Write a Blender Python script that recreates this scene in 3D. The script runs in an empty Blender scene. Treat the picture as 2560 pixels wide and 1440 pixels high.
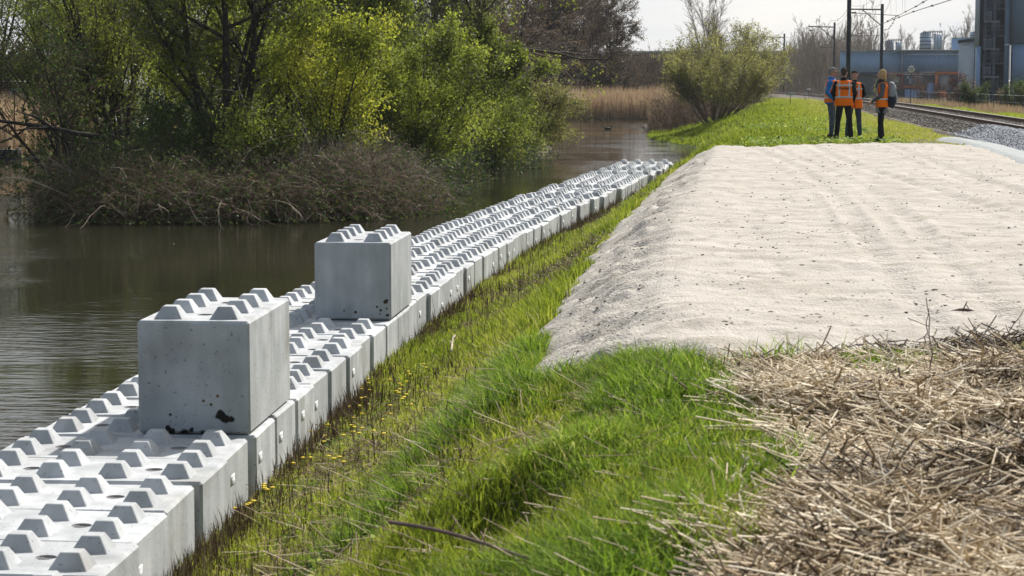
import bpy, bmesh, math
import numpy as np
from mathutils import Vector, Matrix

# ------------------------------------------------------------------ camera, world, sun, exposure
F = 5250.0; HY = 190.0; CAMZ = 1.6
PITCH = math.atan((720 - HY) / F)
SUN_AZ, SUN_EL = 31.0, 41.0
scene = bpy.context.scene
cam_d = bpy.data.cameras.new("camera"); cam = bpy.data.objects.new("camera", cam_d)
scene.collection.objects.link(cam); scene.camera = cam
cam.location = (0, 0, CAMZ); cam.rotation_euler = (math.pi / 2 - PITCH, 0, 0)
cam_d.sensor_width = 36; cam_d.lens = 36 * F / 2560
cam_d.clip_start = 0.1; cam_d.clip_end = 3000
cam_d.dof.use_dof = True; cam_d.dof.focus_distance = 30; cam_d.dof.aperture_fstop = 8.0

world = bpy.data.worlds.new("World"); scene.world = world; world.use_nodes = True
wn = world.node_tree.nodes; wl = world.node_tree.links; wn.clear()
w_out = wn.new("ShaderNodeOutputWorld"); w_bg = wn.new("ShaderNodeBackground"); w_bg.inputs[1].default_value = 0.10
w_sky = wn.new("ShaderNodeTexSky"); w_sky.sky_type = 'NISHITA'; w_sky.sun_disc = False
w_sky.sun_elevation = math.radians(SUN_EL); w_sky.sun_rotation = math.radians(SUN_AZ)
w_sky.air_density = 1.0; w_sky.dust_density = 2.0; w_sky.ozone_density = 1.0
w_tc = wn.new("ShaderNodeTexCoord"); w_map = wn.new("ShaderNodeMapping"); w_map.inputs['Scale'].default_value = (1.5, 1.5, 7)
w_no = wn.new("ShaderNodeTexNoise"); w_no.inputs['Scale'].default_value = 2.3; w_no.inputs['Detail'].default_value = 6; w_no.inputs['Roughness'].default_value = .55
w_cr = wn.new("ShaderNodeValToRGB"); w_cr.color_ramp.elements[0].position = .30; w_cr.color_ramp.elements[1].position = .62
w_cr.color_ramp.elements[0].color = (.72, .72, .72, 1); w_cr.color_ramp.elements[1].color = (1, 1, 1, 1)
w_cc = wn.new("ShaderNodeValToRGB"); w_cc.color_ramp.elements[0].position = .35; w_cc.color_ramp.elements[1].position = .75
w_cc.color_ramp.elements[0].color = (6.9, 6.95, 7.0, 1); w_cc.color_ramp.elements[1].color = (4.5, 4.85, 5.3, 1)
w_mx = wn.new("ShaderNodeMixRGB")
w_dp = wn.new("ShaderNodeVectorMath"); w_dp.operation = 'DOT_PRODUCT'
w_dp.inputs[1].default_value = (math.sin(math.radians(SUN_AZ-14))*math.cos(math.radians(22)), math.cos(math.radians(SUN_AZ-14))*math.cos(math.radians(22)), math.sin(math.radians(22)))
w_mr = wn.new("ShaderNodeMapRange"); w_mr.inputs[1].default_value = -.6; w_mr.inputs[2].default_value = .75; w_mr.inputs[3].default_value = .10; w_mr.inputs[4].default_value = 1.0
w_mr.clamp = True
w_mf = wn.new('ShaderNodeMapRange'); w_mf.inputs[1].default_value = -.5; w_mf.inputs[2].default_value = .5; w_mf.inputs[3].default_value = .30; w_mf.inputs[4].default_value = 1.0; w_mm = wn.new('ShaderNodeMath'); w_mm.operation = 'MULTIPLY'
w_sc = wn.new("ShaderNodeVectorMath"); w_sc.operation = 'SCALE'
wl.new(w_tc.outputs['Generated'], w_dp.inputs[0]); wl.new(w_dp.outputs['Value'], w_mr.inputs[0]); wl.new(w_mr.outputs[0], w_sc.inputs['Scale'])
wl.new(w_tc.outputs['Generated'], w_map.inputs[0]); wl.new(w_map.outputs[0], w_no.inputs['Vector'])
wl.new(w_no.outputs['Fac'], w_cr.inputs[0]); wl.new(w_no.outputs['Fac'], w_cc.inputs[0])
wl.new(w_dp.outputs['Value'], w_mf.inputs[0]); wl.new(w_mf.outputs[0], w_mm.inputs[0]); wl.new(w_cr.outputs[0], w_mm.inputs[1]); wl.new(w_mm.outputs[0], w_mx.inputs[0]); wl.new(w_sky.outputs[0], w_mx.inputs[1]); wl.new(w_cc.outputs[0], w_sc.inputs[0]); wl.new(w_sc.outputs[0], w_mx.inputs[2])
wl.new(w_mx.outputs[0], w_bg.inputs[0]); wl.new(w_bg.outputs[0], w_out.inputs[0])

sun_d = bpy.data.lights.new("sun", 'SUN'); sun_d.energy = 5.0; sun_d.angle = math.radians(1.2); sun_d.color = (1, .96, .9)
sun = bpy.data.objects.new("sun", sun_d); scene.collection.objects.link(sun)
az, el = math.radians(SUN_AZ), math.radians(SUN_EL)
SUNV = Vector((math.sin(az) * math.cos(el), math.cos(az) * math.cos(el), math.sin(el)))
sun.rotation_euler = SUNV.to_track_quat('Z', 'Y').to_euler()
scene.view_settings.view_transform = 'Standard'; scene.view_settings.look = 'None'
scene.view_settings.exposure = 0.50; scene.view_settings.gamma = 1
scene.cycles.max_bounces = 6; scene.cycles.transparent_max_bounces = 8
try: scene.cycles.use_denoising = True
except Exception: pass

# ------------------------------------------------------------------ helpers
CP, SP = math.cos(PITCH), math.sin(PITCH)
def ray(px, py):
    return np.array([px - 1280.0, F * CP + (720 - py) * SP, -F * SP + (720 - py) * CP])
def at(px, py, z=None, Y=None):
    r = ray(px, py)
    t = (z - CAMZ) / r[2] if z is not None else Y / r[1]
    return np.array([0, 0, CAMZ]) + r * t

def link(o, parent=None):
    scene.collection.objects.link(o)
    if parent is not None: o.parent = parent
    return o
def tag(o, label=None, cat=None, group=None, kind=None):
    if label: o['label'] = label
    if cat: o['category'] = cat
    if group: o['group'] = group
    if kind: o['kind'] = kind
    return o
def empty(name, loc, rz=0.0, label=None, cat=None, group=None):
    o = bpy.data.objects.new(name, None); o.empty_display_size = .2
    scene.collection.objects.link(o); o.location = tuple(float(v) for v in loc); o.rotation_euler = (0, 0, rz)
    return tag(o, label, cat, group)
def mk(name, V, polys, mat=None, parent=None, attrs=None, smooth=False, mats=None, mindex=None):
    """one mesh object from numpy arrays; polys = list of (n,k) arrays"""
    V = np.asarray(V, dtype=np.float32).reshape(-1, 3)
    polys = [np.asarray(p, dtype=np.int32) for p in polys if len(p)]
    me = bpy.data.meshes.new(name)
    nl = sum(p.size for p in polys); npy = sum(len(p) for p in polys)
    me.vertices.add(len(V)); me.vertices.foreach_set('co', V.ravel())
    me.loops.add(nl); me.loops.foreach_set('vertex_index', np.concatenate([p.ravel() for p in polys]))
    me.polygons.add(npy)
    tot = np.concatenate([np.full(len(p), p.shape[1], np.int32) for p in polys])
    st = np.zeros(npy, np.int32); st[1:] = np.cumsum(tot)[:-1]
    me.polygons.foreach_set('loop_start', st)
    try: me.polygons.foreach_set('loop_total', tot)
    except Exception: pass
    if mats:
        for m in mats: me.materials.append(m)
        me.polygons.foreach_set('material_index', np.concatenate([np.full(len(p), i, np.int32) for p, i in zip(polys, mindex)]))
    elif mat: me.materials.append(mat)
    if smooth: me.polygons.foreach_set('use_smooth', np.ones(npy, bool))
    me.update(calc_edges=True); me.validate()
    if attrs:
        for k, v in attrs.items():
            a = me.attributes.new(k, 'FLOAT', 'POINT'); a.data.foreach_set('value', np.asarray(v, np.float32))
    return link(bpy.data.objects.new(name, me), parent)
def setsmooth(me, ang=None):
    me.polygons.foreach_set('use_smooth', np.ones(len(me.polygons), bool))

class G:
    """collects polygons of boxes, tubes, lofts into one mesh"""
    def __init__(s): s.V = []; s.Q = []; s.T = []; s.n = 0
    def add(s, V, quads=(), tris=()):
        V = np.asarray(V, float).reshape(-1, 3)
        if len(quads): s.Q.append(np.asarray(quads, int) + s.n)
        if len(tris): s.T.append(np.asarray(tris, int) + s.n)
        s.V.append(V); s.n += len(V)
    def box(s, x0, x1, y0, y1, z0, z1, M=None):
        v = np.array([[x0,y0,z0],[x1,y0,z0],[x1,y1,z0],[x0,y1,z0],[x0,y0,z1],[x1,y0,z1],[x1,y1,z1],[x0,y1,z1]], float)
        if M is not None: v = (np.array(M)[:3,:3] @ v.T).T + np.array(M)[:3,3]
        s.add(v, [[0,3,2,1],[4,5,6,7],[0,1,5,4],[1,2,6,5],[2,3,7,6],[3,0,4,7]])
    def bar(s, a, b, w, h=None, up=(0,0,1)):
        a = np.array(a, float); b = np.array(b, float); d = b - a; L = np.linalg.norm(d); d /= L
        u = np.cross(d, up); 
        if np.linalg.norm(u) < 1e-6: u = np.cross(d, (1,0,0))
        u /= np.linalg.norm(u); w2 = np.cross(u, d); h = w if h is None else h
        c = [(-1,-1),(1,-1),(1,1),(-1,1)]
        v = [p + u*cx*w/2 + w2*cy*h/2 for p in (a, b) for cx, cy in c]
        s.add(v, [[3,2,1,0],[4,5,6,7],[0,1,5,4],[1,2,6,5],[2,3,7,6],[3,0,4,7]])
    def loft(s, pts, rad, sides=8, frame=None, cap=True):
        """pts (n,3); rad list of r or (rx,ry)"""
        pts = np.asarray(pts, float); n = len(pts)
        d = np.gradient(pts, axis=0); d /= (np.linalg.norm(d, axis=1)[:, None] + 1e-9)
        ref = np.array(frame if frame is not None else ((1.,0,0) if abs(d[:,0]).mean() < .8 else (0,1.,0)))
        V = []
        for i in range(n):
            u = ref - d[i]*np.dot(ref, d[i]); u /= np.linalg.norm(u) + 1e-9
            v = np.cross(d[i], u)
            r = rad[i] if np.ndim(rad[i]) else (rad[i], rad[i])
            a = np.linspace(0, 2*np.pi, sides, endpoint=False)
            V.append(pts[i] + np.outer(np.cos(a)*r[0], u) + np.outer(np.sin(a)*r[1], v))
        V = np.concatenate(V); Q = []
        for i in range(n-1):
            for k in range(sides):
                k2 = (k+1) % sides
                Q.append([i*sides+k, i*sides+k2, (i+1)*sides+k2, (i+1)*sides+k])
        T = []
        if cap:
            V = np.concatenate([V, pts[:1], pts[-1:]]); a0 = n*sides; a1 = a0+1
            for k in range(sides):
                k2 = (k+1) % sides
                T.append([a0, k2, k]); T.append([a1, (n-1)*sides+k, (n-1)*sides+k2])
        s.add(V, Q, T)
    def capsule(s, pts, rad, sides=10):
        """rounded ends, smooth polyline"""
        pts = [np.array(p, float) for p in pts]; P = []; R = []
        def rr(r): return np.array(r if np.ndim(r) else (r, r), float)
        d0 = (pts[0]-pts[1]); d0 /= np.linalg.norm(d0); d1 = pts[-1]-pts[-2]; d1 /= np.linalg.norm(d1)
        r0 = rr(rad[0]); r1 = rr(rad[-1])
        for a in (80, 50, 25): P.append(pts[0] + d0*r0.mean()*math.sin(math.radians(a))); R.append(r0*math.cos(math.radians(a)))
        for p, r in zip(pts, rad): P.append(p); R.append(rr(r))
        for a in (25, 50, 80): P.append(pts[-1] + d1*r1.mean()*math.sin(math.radians(a))); R.append(r1*math.cos(math.radians(a)))
        s.loft(P, R, sides)
    def ell(s, c, r, rot=None, n=12, m=8):
        V = []; 
        for i in range(1, m):
            ph = math.pi*i/m
            for k in range(n):
                th = 2*math.pi*k/n
                V.append((math.sin(ph)*math.cos(th)*r[0], math.sin(ph)*math.sin(th)*r[1], math.cos(ph)*r[2]))
        V += [(0,0,r[2]), (0,0,-r[2])]; V = np.array(V)
        if rot is not None: V = (np.array(rot.to_3x3()) @ V.T).T
        V = V + np.array(c); Q = []; T = []
        for i in range(m-2):
            for k in range(n): Q.append([i*n+k, (i+1)*n+k, (i+1)*n+(k+1)%n, i*n+(k+1)%n])
        for k in range(n):
            T.append([(m-1)*n, k, (k+1)%n]); T.append([(m-1)*n+1, (m-2)*n+(k+1)%n, (m-2)*n+k])
        s.add(V, Q, T)
    def build(s, name, mat, parent=None, smooth=False):
        return mk(name, np.concatenate(s.V), [np.concatenate(s.Q) if s.Q else [], np.concatenate(s.T) if s.T else []], mat, parent, smooth=smooth)

# ------------------------------------------------------------------ materials
def mat(name, col, rough=.8, var=.25, scale=5.0, col2=None, bump=0.0, bscale=40.0, spec=.3, metal=0.0, detail=4, coord='Object', dark=None, dscale=30, dth=.62):
    m = bpy.data.materials.new(name); m.use_nodes = True; nt = m.node_tree; N = nt.nodes; L = nt.links
    b = N['Principled BSDF']; b.inputs['Roughness'].default_value = rough; b.inputs['Metallic'].default_value = metal
    b.inputs['Specular IOR Level'].default_value = spec
    tc = N.new('ShaderNodeTexCoord'); no = N.new('ShaderNodeTexNoise'); no.inputs['Scale'].default_value = scale; no.inputs['Detail'].default_value = detail
    L.new(tc.outputs[coord], no.inputs['Vector'])
    cr = N.new('ShaderNodeValToRGB'); c = np.array(col[:3]); c2 = np.array(col2[:3]) if col2 is not None else c*(1-var)
    c1 = c if col2 is not None else c*(1+var*.6)
    cr.color_ramp.elements[0].position = .36; cr.color_ramp.elements[1].position = .66
    cr.color_ramp.elements[0].color = (*c2, 1); cr.color_ramp.elements[1].color = (*c1, 1)
    L.new(no.outputs['Fac'], cr.inputs[0]); last = cr.outputs[0]
    if dark is not None:
        n2 = N.new('ShaderNodeTexNoise'); n2.inputs['Scale'].default_value = dscale; n2.inputs['Detail'].default_value = 3
        L.new(tc.outputs[coord], n2.inputs['Vector'])
        r2 = N.new('ShaderNodeValToRGB'); r2.color_ramp.elements[0].position = dth; r2.color_ramp.elements[1].position = dth+.08
        L.new(n2.outputs['Fac'], r2.inputs[0]); mx = N.new('ShaderNodeMixRGB'); mx.inputs[2].default_value = (*dark, 1)
        L.new(r2.outputs[0], mx.inputs[0]); L.new(last, mx.inputs[1]); last = mx.outputs[0]
    L.new(last, b.inputs['Base Color'])
    if bump:
        nb = N.new('ShaderNodeTexNoise'); nb.inputs['Scale'].default_value = bscale; nb.inputs['Detail'].default_value = 5
        L.new(tc.outputs[coord], nb.inputs['Vector']); bp = N.new('ShaderNodeBump'); bp.inputs['Strength'].default_value = 1; bp.inputs['Distance'].default_value = bump
        L.new(nb.outputs['Fac'], bp.inputs['Height']); L.new(bp.outputs[0], b.inputs['Normal'])
    m['last'] = 1
    return m
def leafmat(name, stops, trans=.45, rough=.6, clump=None, spec=.18):
    """stops: colours along the per-leaf 'tint' attribute"""
    m = bpy.data.materials.new(name); m.use_nodes = True; nt = m.node_tree; N = nt.nodes; L = nt.links
    b = N['Principled BSDF']; b.inputs['Roughness'].default_value = rough; b.inputs['Specular IOR Level'].default_value = spec
    at_ = N.new('ShaderNodeAttribute'); at_.attribute_name = 'tint'; cr = N.new('ShaderNodeValToRGB')
    els = cr.color_ramp.elements
    while len(els) < len(stops): els.new(.5)
    for i, c in enumerate(stops): els[i].position = i/(len(stops)-1); els[i].color = (*c, 1)
    L.new(at_.outputs['Fac'], cr.inputs[0]); L.new(cr.outputs[0], b.inputs['Base Color'])
    if trans > 0:
        tr = N.new('ShaderNodeBsdfTranslucent'); L.new(cr.outputs[0], tr.inputs[0]); ms = N.new('ShaderNodeMixShader'); ms.inputs[0].default_value = trans
        L.new(b.outputs[0], ms.inputs[1]); L.new(tr.outputs[0], ms.inputs[2]); L.new(ms.outputs[0], N['Material Output'].inputs[0])
    return m

# ------------------------------------------------------------------ layout curves
BZ = -0.925            # top of the block row
WZ = -1.40             # water level
edge_px = [(267,1437),(497,1204),(622,1091),(738,997),(836,916),(912,850),(982,806),(1064,749),(1232,621),(1303,584),(1359,557),(1449,514),(1546,474),(1608,443),(1683,406)]
EP = np.array([at(x, y, z=BZ)[:2] for x, y in edge_px])
cf = np.polyfit(EP[:,1], EP[:,0], 4)
def XB(Y):
    Y = np.asarray(Y, float); Yc = np.clip(Y, EP[0,1]-.5, EP[-1,1])
    s0 = np.polyval(np.polyder(cf), EP[0,1]); s1 = np.polyval(np.polyder(cf), EP[-1,1])
    return np.polyval(cf, Yc) + np.where(Y < Yc, (Y-Yc)*.06, 0) + np.where(Y > Yc, (Y-Yc)*s1, 0)
YE = EP[-1,1]
# waterline of the right bank, and crest of the dike
SH = np.array([(0,0)]+[(y, float(XB(y))-.15) for y in (4,10,20,30,40,50,YE-3)] + [(YE+1, XB(YE)-.1+0), (66,5.2),(75,6.3),(83,7.2),(88,7.7),(93,7.1),(99,6.5),(105,6.6),(112,7.4),(122,8.4),(134,10.0),(146,11.5),(170,15),(300,30),(700,30)])
SH[0] = (0, float(XB(4))-.15)
CR = np.array([(0,.4),(8,.75),(15,1.15),(20,1.6),(25,2.15),(30,2.75),(35,3.3),(40,3.85),(46,4.55),(55,5.9),(70,8.1),(90,11.0),(116,14.6),(150,19.0),(210,25),(257,28.5),(300,31),(350,32),(420,30),(700,20)])
TR = np.array([(20,9.6,.2),(40,12.2,.2),(58.6,14.35,.2),(78,16.2,.2),(96,18.0,.18),(125,21.4,.05),(150,24.3,-.08),(180,27.6,-.2),(210,30.5,-.32),(257,34.3,-.52),(300,36.5,-.68),(350,37,-.9),(420,35,-1.15),(500,30,-1.4)])
def smooth_interp(Y, P, k=1):
    """monotone smooth interpolation by averaging"""
    Y = np.asarray(Y, float); w = np.maximum(1.5, Y*.06)
    return sum(np.interp(Y + w*o, P[:,0], P[:,k]) for o in (-1,-.5,0,.5,1)) / 5
def XS(Y): return np.interp(Y, SH[:,0], SH[:,1])
def XC(Y): return smooth_interp(Y, CR)
def XT(Y): return smooth_interp(Y, TR)
def ZT(Y): return smooth_interp(Y, TR, 2)
def BASE(Y): return np.interp(Y, [0,100,300,500,800], [0,0,-.85,-1.3,-1.35])

def sdpoly(X, Y, P):
    """signed distance, positive inside"""
    P = np.asarray(P, float); d = np.full(X.shape, 1e9); ins = np.zeros(X.shape, bool)
    for i in range(len(P)):
        a = P[i]; b = P[(i+1) % len(P)]; e = b-a; wx = X-a[0]; wy = Y-a[1]
        t = np.clip((wx*e[0]+wy*e[1])/(e@e), 0, 1)
        d = np.minimum(d, np.hypot(wx-e[0]*t, wy-e[1]*t))
        c = ((a[1] <= Y) & (b[1] > Y)) | ((b[1] <= Y) & (a[1] > Y))
        with np.errstate(divide='ignore', invalid='ignore'):
            xx = a[0] + (Y-a[1])/(e[1] if e[1] else 1e-9)*e[0]
        ins ^= c & (X < xx)
    return np.where(ins, d, -d)
ISL = [(-9.9,44.5),(-8.5,43.2),(-6,43.0),(-3.6,44.2),(-2.2,46.5),(-2.3,50),(-2.2,54),(-1.6,59),(-.4,66),(1.0,76),(1.8,88),(0,104),(-6,112),(-14,108),(-16,90),(-15,70),(-12.5,55)]
LBK = [(-18.5,76),(-17.2,82),(-17,92),(-24,130),(-30,150),(-120,170),(-120,70),(-40,72),(-24,73)]
HT = np.random.default_rng(5).random((256, 256))
def vn(X, Y, o=0):
    xi = np.floor(X).astype(int); yi = np.floor(Y).astype(int); fx = X-xi; fy = Y-yi; fx = fx*fx*(3-2*fx); fy = fy*fy*(3-2*fy)
    a = HT[(xi+o*37) % 256, (yi+o*91) % 256]; b = HT[(xi+1+o*37) % 256, (yi+o*91) % 256]; c = HT[(xi+o*37) % 256, (yi+1+o*91) % 256]; d = HT[(xi+1+o*37) % 256, (yi+1+o*91) % 256]
    return (a*(1-fx)+b*fx)*(1-fy) + (c*(1-fx)+d*fx)*fy
def wob(X, Y, s):
    """fractal noise, about -0.6..0.6, cells of 2/s metres"""
    X = np.asarray(X, float)*s*.5+17.3; Y = np.asarray(Y, float)*s*.5+5.1; c_, s_ = .8, .6; o = 0; amp = 1
    for i in range(4):
        o = o + amp*(vn(X, Y, i)-.5); X, Y = (X*c_-Y*s_)*2.03, (X*s_+Y*c_)*2.03; amp *= .5
    return o*1.15
def terr(X, Y):
    X = np.asarray(X, float); Y = np.asarray(Y, float)
    xs = XS(Y); xc = XC(Y); v = (X-xs)/np.maximum(xc-xs, .5); b = BASE(Y)
    pv = [-3,-.3,-.02,.02,.2,.38,.64,.84,.97,1.15,9]
    pz = [-2.6,-2.0,-1.47,-1.36,-1.25,-.97,-.42,-.14,-.03,0,0]
    z = np.interp(v, pv, pz); w = np.clip((v-.3)/.7, 0, 1); z = z + b*w
    z = np.maximum(z, -2.6)
    # beyond the track the land drops
    xt = XT(Y); r = X-xt
    z = z - .2*np.clip((r+2.6)/1.3, 0, 1)*np.clip((Y-22)/10, 0, 1)
    z = z + np.where(r > 2, np.interp(r, [2, 4.5, 12, 30], [0, -.2, -.5, -.8]), 0)*np.clip((Y-15)/20, 0, 1)
    z = np.where(X > xc, np.maximum(z, -1.3), z)
    # left lands
    isl = sdpoly(X, Y, ISL); z = np.maximum(z, np.interp(isl, [-3,-.15,.2,1.5,6], [-2.6,-1.6,-1.3,-.95,-.7]))
    lb = sdpoly(X, Y, LBK); z = np.maximum(z, np.interp(lb, [-3,-.15,.2,3,15], [-2.6,-1.6,-1.3,-.9,-.3]))
    fb = Y - (144 + 4*np.sin(X*.23) + np.clip(-(X+6)*.8, 0, 40)); z = np.maximum(z, np.where(X < xc, np.interp(fb, [-3,-.1,.3,6,40], [-2.6,-1.6,-1.34,-1.15,-.9]), -9))
    z = z - .20*np.exp(-((X+.04)/.22)**2-((Y-8.7)/.42)**2) + .10*np.exp(-((X-.1)/.5)**2-((Y-9.35)/.3)**2)
    return z + .018*wob(X, Y, 1.1)*np.clip((z+1.5)*2, 0, 1)

# ------------------------------------------------------------------ ground, water, sand, path
def grid(name, xs, ys, zf, m, kind='structure', attrs=None):
    X, Y = np.meshgrid(xs, ys); Z = zf(X, Y); V = np.stack([X, Y, Z], -1).reshape(-1, 3)
    ny, nx = X.shape; i = np.arange(ny-1)[:,None]*nx + np.arange(nx-1)[None,:]; i = i.ravel()
    Q = np.stack([i, i+1, i+nx+1, i+nx], -1)
    A = {k: f(X, Y).ravel() for k, f in attrs.items()} if attrs else None
    return tag(mk(name, V, [Q], m, smooth=True, attrs=A), kind=kind)
STRAW = [(0.62,3),(0.72,7.3),(.95,8.0),(1.22,8.9),(1.15,10.0),(.98,11.25),(1.5,11.5),(2.1,11.8),(2.8,12.05),(4.2,12.2),(9,12.4),(9,3)]
def straw_sd(X, Y): return sdpoly(X, Y, STRAW)
def sand_t(X, Y):
    """>0 inside the sand sheet, metres from its edge"""
    u = (X-XS(Y))/(XC(Y)-XS(Y)); w = XC(Y)-XS(Y)
    toe = (u - .66)*w
    near = Y - (11.35 + 1.5*np.clip(.9-X, 0, 3) + .35*np.clip(X-1.2, 0, 1.6) + .12*np.sin(X*4.1)+.10*np.sin(X*9+1)+.07*np.sin(X*21))
    far = (48.2 + .9*np.sin(X*.9) - .5*np.abs(X-8)*.35) - Y
    right = np.interp(Y, [8,20,30,38,45,50,56], [9,9,9.0,9.3,10.3,10.7,10.8]) - X
    return np.minimum(np.minimum(toe, near*.8), np.minimum(far, right)) + .16*wob(X, Y, 2.2) + .10*wob(X, Y, 8) + .05*wob(X, Y, 21)

M_ground = leafmat('ground_soil', [(.06,.085,.018),(.08,.07,.035),(.10,.085,.055),(.15,.13,.10)], trans=0, rough=.95, spec=.1)
nt = M_ground.node_tree; N = nt.nodes; L = nt.links
tc = N.new('ShaderNodeTexCoord'); no = N.new('ShaderNodeTexNoise'); no.inputs['Scale'].default_value = 9; no.inputs['Detail'].default_value = 6
L.new(tc.outputs['Object'], no.inputs['Vector']); ad = N.new('ShaderNodeMath'); ad.operation = 'MULTIPLY_ADD'; ad.inputs[1].default_value = .8; 
sb = N.new('ShaderNodeMath'); sb.operation = 'SUBTRACT'; sb.inputs[1].default_value = .4
attn = [n for n in N if n.type == 'ATTRIBUTE'][0]; crn = [n for n in N if n.type == 'VALTORGB'][0]
L.new(no.outputs['Fac'], ad.inputs[0]); L.new(attn.outputs['Fac'], sb.inputs[0]); L.new(sb.outputs[0], ad.inputs[2]); L.new(ad.outputs[0], crn.inputs[0])
bp = N.new('ShaderNodeBump'); bp.inputs['Distance'].default_value = .03; bp.inputs['Strength'].default_value = .9; L.new(no.outputs['Fac'], bp.inputs['Height']); L.new(bp.outputs[0], N['Principled BSDF'].inputs['Normal'])

ys = 3.5*1.0125**np.arange(0, 430); ys = ys[ys < 700]
g = np.linspace(-1, 1, 330); xs = 3 + np.sinh(g*4.2)*7.0; xs = xs[(xs > -220) & (xs < 260)]
def soil(X, Y):
    s = np.clip(straw_sd(X, Y)*1.5+.3, 0, 1)*.75
    trk = np.abs(X-XT(Y)+.8); s = np.maximum(s, np.clip((3.6-trk)/.8, 0, 1)*.9)
    s = np.maximum(s, np.clip((X-XT(Y)-6)/4, 0, 1)*.4)
    s = np.maximum(s, np.clip(sdpoly(X, Y, ISL)+1, 0, 1)*.45)
    return s
ground = grid('ground', xs, ys, terr, M_ground, attrs={'tint': soil})

M_water = bpy.data.materials.new('pond_water'); M_water.use_nodes = True
N = M_water.node_tree.nodes; L = M_water.node_tree.links; b = N['Principled BSDF']
b.inputs['Base Color'].default_value = (.022,.021,.012,1); b.inputs['Roughness'].default_value = .04; b.inputs['IOR'].default_value = 1.33
tc = N.new('ShaderNodeTexCoord'); mp = N.new('ShaderNodeMapping'); mp.inputs['Scale'].default_value = (1.1, 3.4, 1); mp.inputs['Rotation'].default_value = (0,0,.12)
n1 = N.new('ShaderNodeTexNoise'); n1.inputs['Scale'].default_value = 2.0; n1.inputs['Detail'].default_value = 3
n2 = N.new('ShaderNodeTexNoise'); n2.inputs['Scale'].default_value = .22; n2.inputs['Detail'].default_value = 2
rp = N.new('ShaderNodeMapRange'); rp.inputs[1].default_value = .42; rp.inputs[2].default_value = .62; rp.inputs[3].default_value = .12; rp.inputs[4].default_value = 1
mu = N.new('ShaderNodeMath'); mu.operation = 'MULTIPLY'
bp = N.new('ShaderNodeBump'); bp.inputs['Distance'].default_value = .022; bp.inputs['Strength'].default_value = .9
L.new(tc.outputs['Object'], mp.inputs[0]); L.new(mp.outputs[0], n1.inputs['Vector']); L.new(tc.outputs['Object'], n2.inputs['Vector']); L.new(n2.outputs['Fac'], rp.inputs[0])
L.new(n1.outputs['Fac'], mu.inputs[0]); L.new(rp.outputs[0], mu.inputs[1]); L.new(mu.outputs[0], bp.inputs['Height']); L.new(bp.outputs[0], b.inputs['Normal'])
w = mk('water', [(-200,2,WZ),(40,2,WZ),(40,210,WZ),(-200,210,WZ)], [[[0,1,2,3]]], M_water); tag(w, kind='structure')

M_sand = mat('dry_sand', (.52,.48,.43), rough=.95, col2=(.44,.405,.36), scale=2.2, detail=8, bump=.02, bscale=42, spec=.1, dark=(.20,.175,.14), dscale=13, dth=.665)
N = M_sand.node_tree.nodes; L = M_sand.node_tree.links; b = N['Principled BSDF']; lk = b.inputs['Base Color'].links[0].from_socket
tc = N.new('ShaderNodeTexCoord'); mp = N.new('ShaderNodeMapping'); mp.inputs['Scale'].default_value = (.8,2.6,1); n3 = N.new('ShaderNodeTexNoise'); n3.inputs['Scale'].default_value = 1.6; n3.inputs['Detail'].default_value = 8; n3.inputs['Roughness'].default_value = .7
r3 = N.new('ShaderNodeValToRGB'); r3.color_ramp.elements[0].position = .40; r3.color_ramp.elements[1].position = .56; r3.color_ramp.elements[0].color = (.74,.72,.68,1); r3.color_ramp.elements[1].color = (1,1,1,1)
m3 = N.new('ShaderNodeMixRGB'); m3.blend_type = 'MULTIPLY'; m3.inputs[0].default_value = .75; L.new(tc.outputs['Object'], mp.inputs[0]); L.new(mp.outputs[0], n3.inputs['Vector']); L.new(n3.outputs['Fac'], r3.inputs[0]); L.new(lk, m3.inputs[1]); L.new(r3.outputs[0], m3.inputs[2]); L.new(m3.outputs[0], b.inputs['Base Color'])
def sandz(X, Y):
    t = sand_t(X, Y); h = np.interp(t, [-.6,-.05,.15,.7], [-.12,-.02,.035,.07])
    u = (X-XS(Y))/(XC(Y)-XS(Y)); slope = np.clip(1-np.abs(u-.84)/.2, 0, 1)
    q = wob(X*1.0+.5*Y, Y*.5, 3.4); h = h + slope*(.10*q + .07*wob(X, Y, 8) + .03*wob(X+3, Y, 17)) + .05*np.exp(-((u-1.0)/.13)**2)*np.clip(t*2,0,1) + .028*wob(X, Y, 3.5) + .014*wob(X+5, Y, 14) + .007*wob(X-5, Y, 34)
    for x0, k, dd, w_ in ((2.9,.075,.035,.10),(3.35,.078,.03,.10),(4.75,.06,.045,.12),(6.1,.062,.045,.12),(6.6,.02,.02,.2)):      # wheel tracks
        c = x0 + k*(Y-13) + .25*np.sin(Y*.16+x0); h = h - 1.0*dd*np.exp(-((X-c)/w_)**2)*(.6+.4*np.sin(Y*24)) + .5*dd*np.exp(-((np.abs(X-c)-w_*1.7)/(w_*.5))**2)*np.clip(t, 0, 1)*np.clip(.75+1.2*wob(X*.3, Y*.3, 1.2), 0, 1)
    for fx_, fy_ in FOOT: h = h - .03*np.exp(-((X-fx_)/.06)**2-((Y-fy_)/.16)**2)*np.clip(t*3, 0, 1)
    return terr(X, Y) + h
rff = np.random.default_rng(3); FOOT = [(rff.uniform(1.5,9), 12.8*3.4**rff.random()) for _ in range(90)]
sx = np.concatenate([np.arange(-1.2, 4.4, .03), np.arange(4.4, 11.6, .06)]); sy = 10.2*1.0036**np.arange(0, 470); sy = sy[sy < 54]
sand = grid('sand', sx, sy, sandz, M_sand)
M_path = mat('path_asphalt', (.30,.315,.31), rough=.9, var=.15, scale=6, bump=.004, bscale=90)
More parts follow.
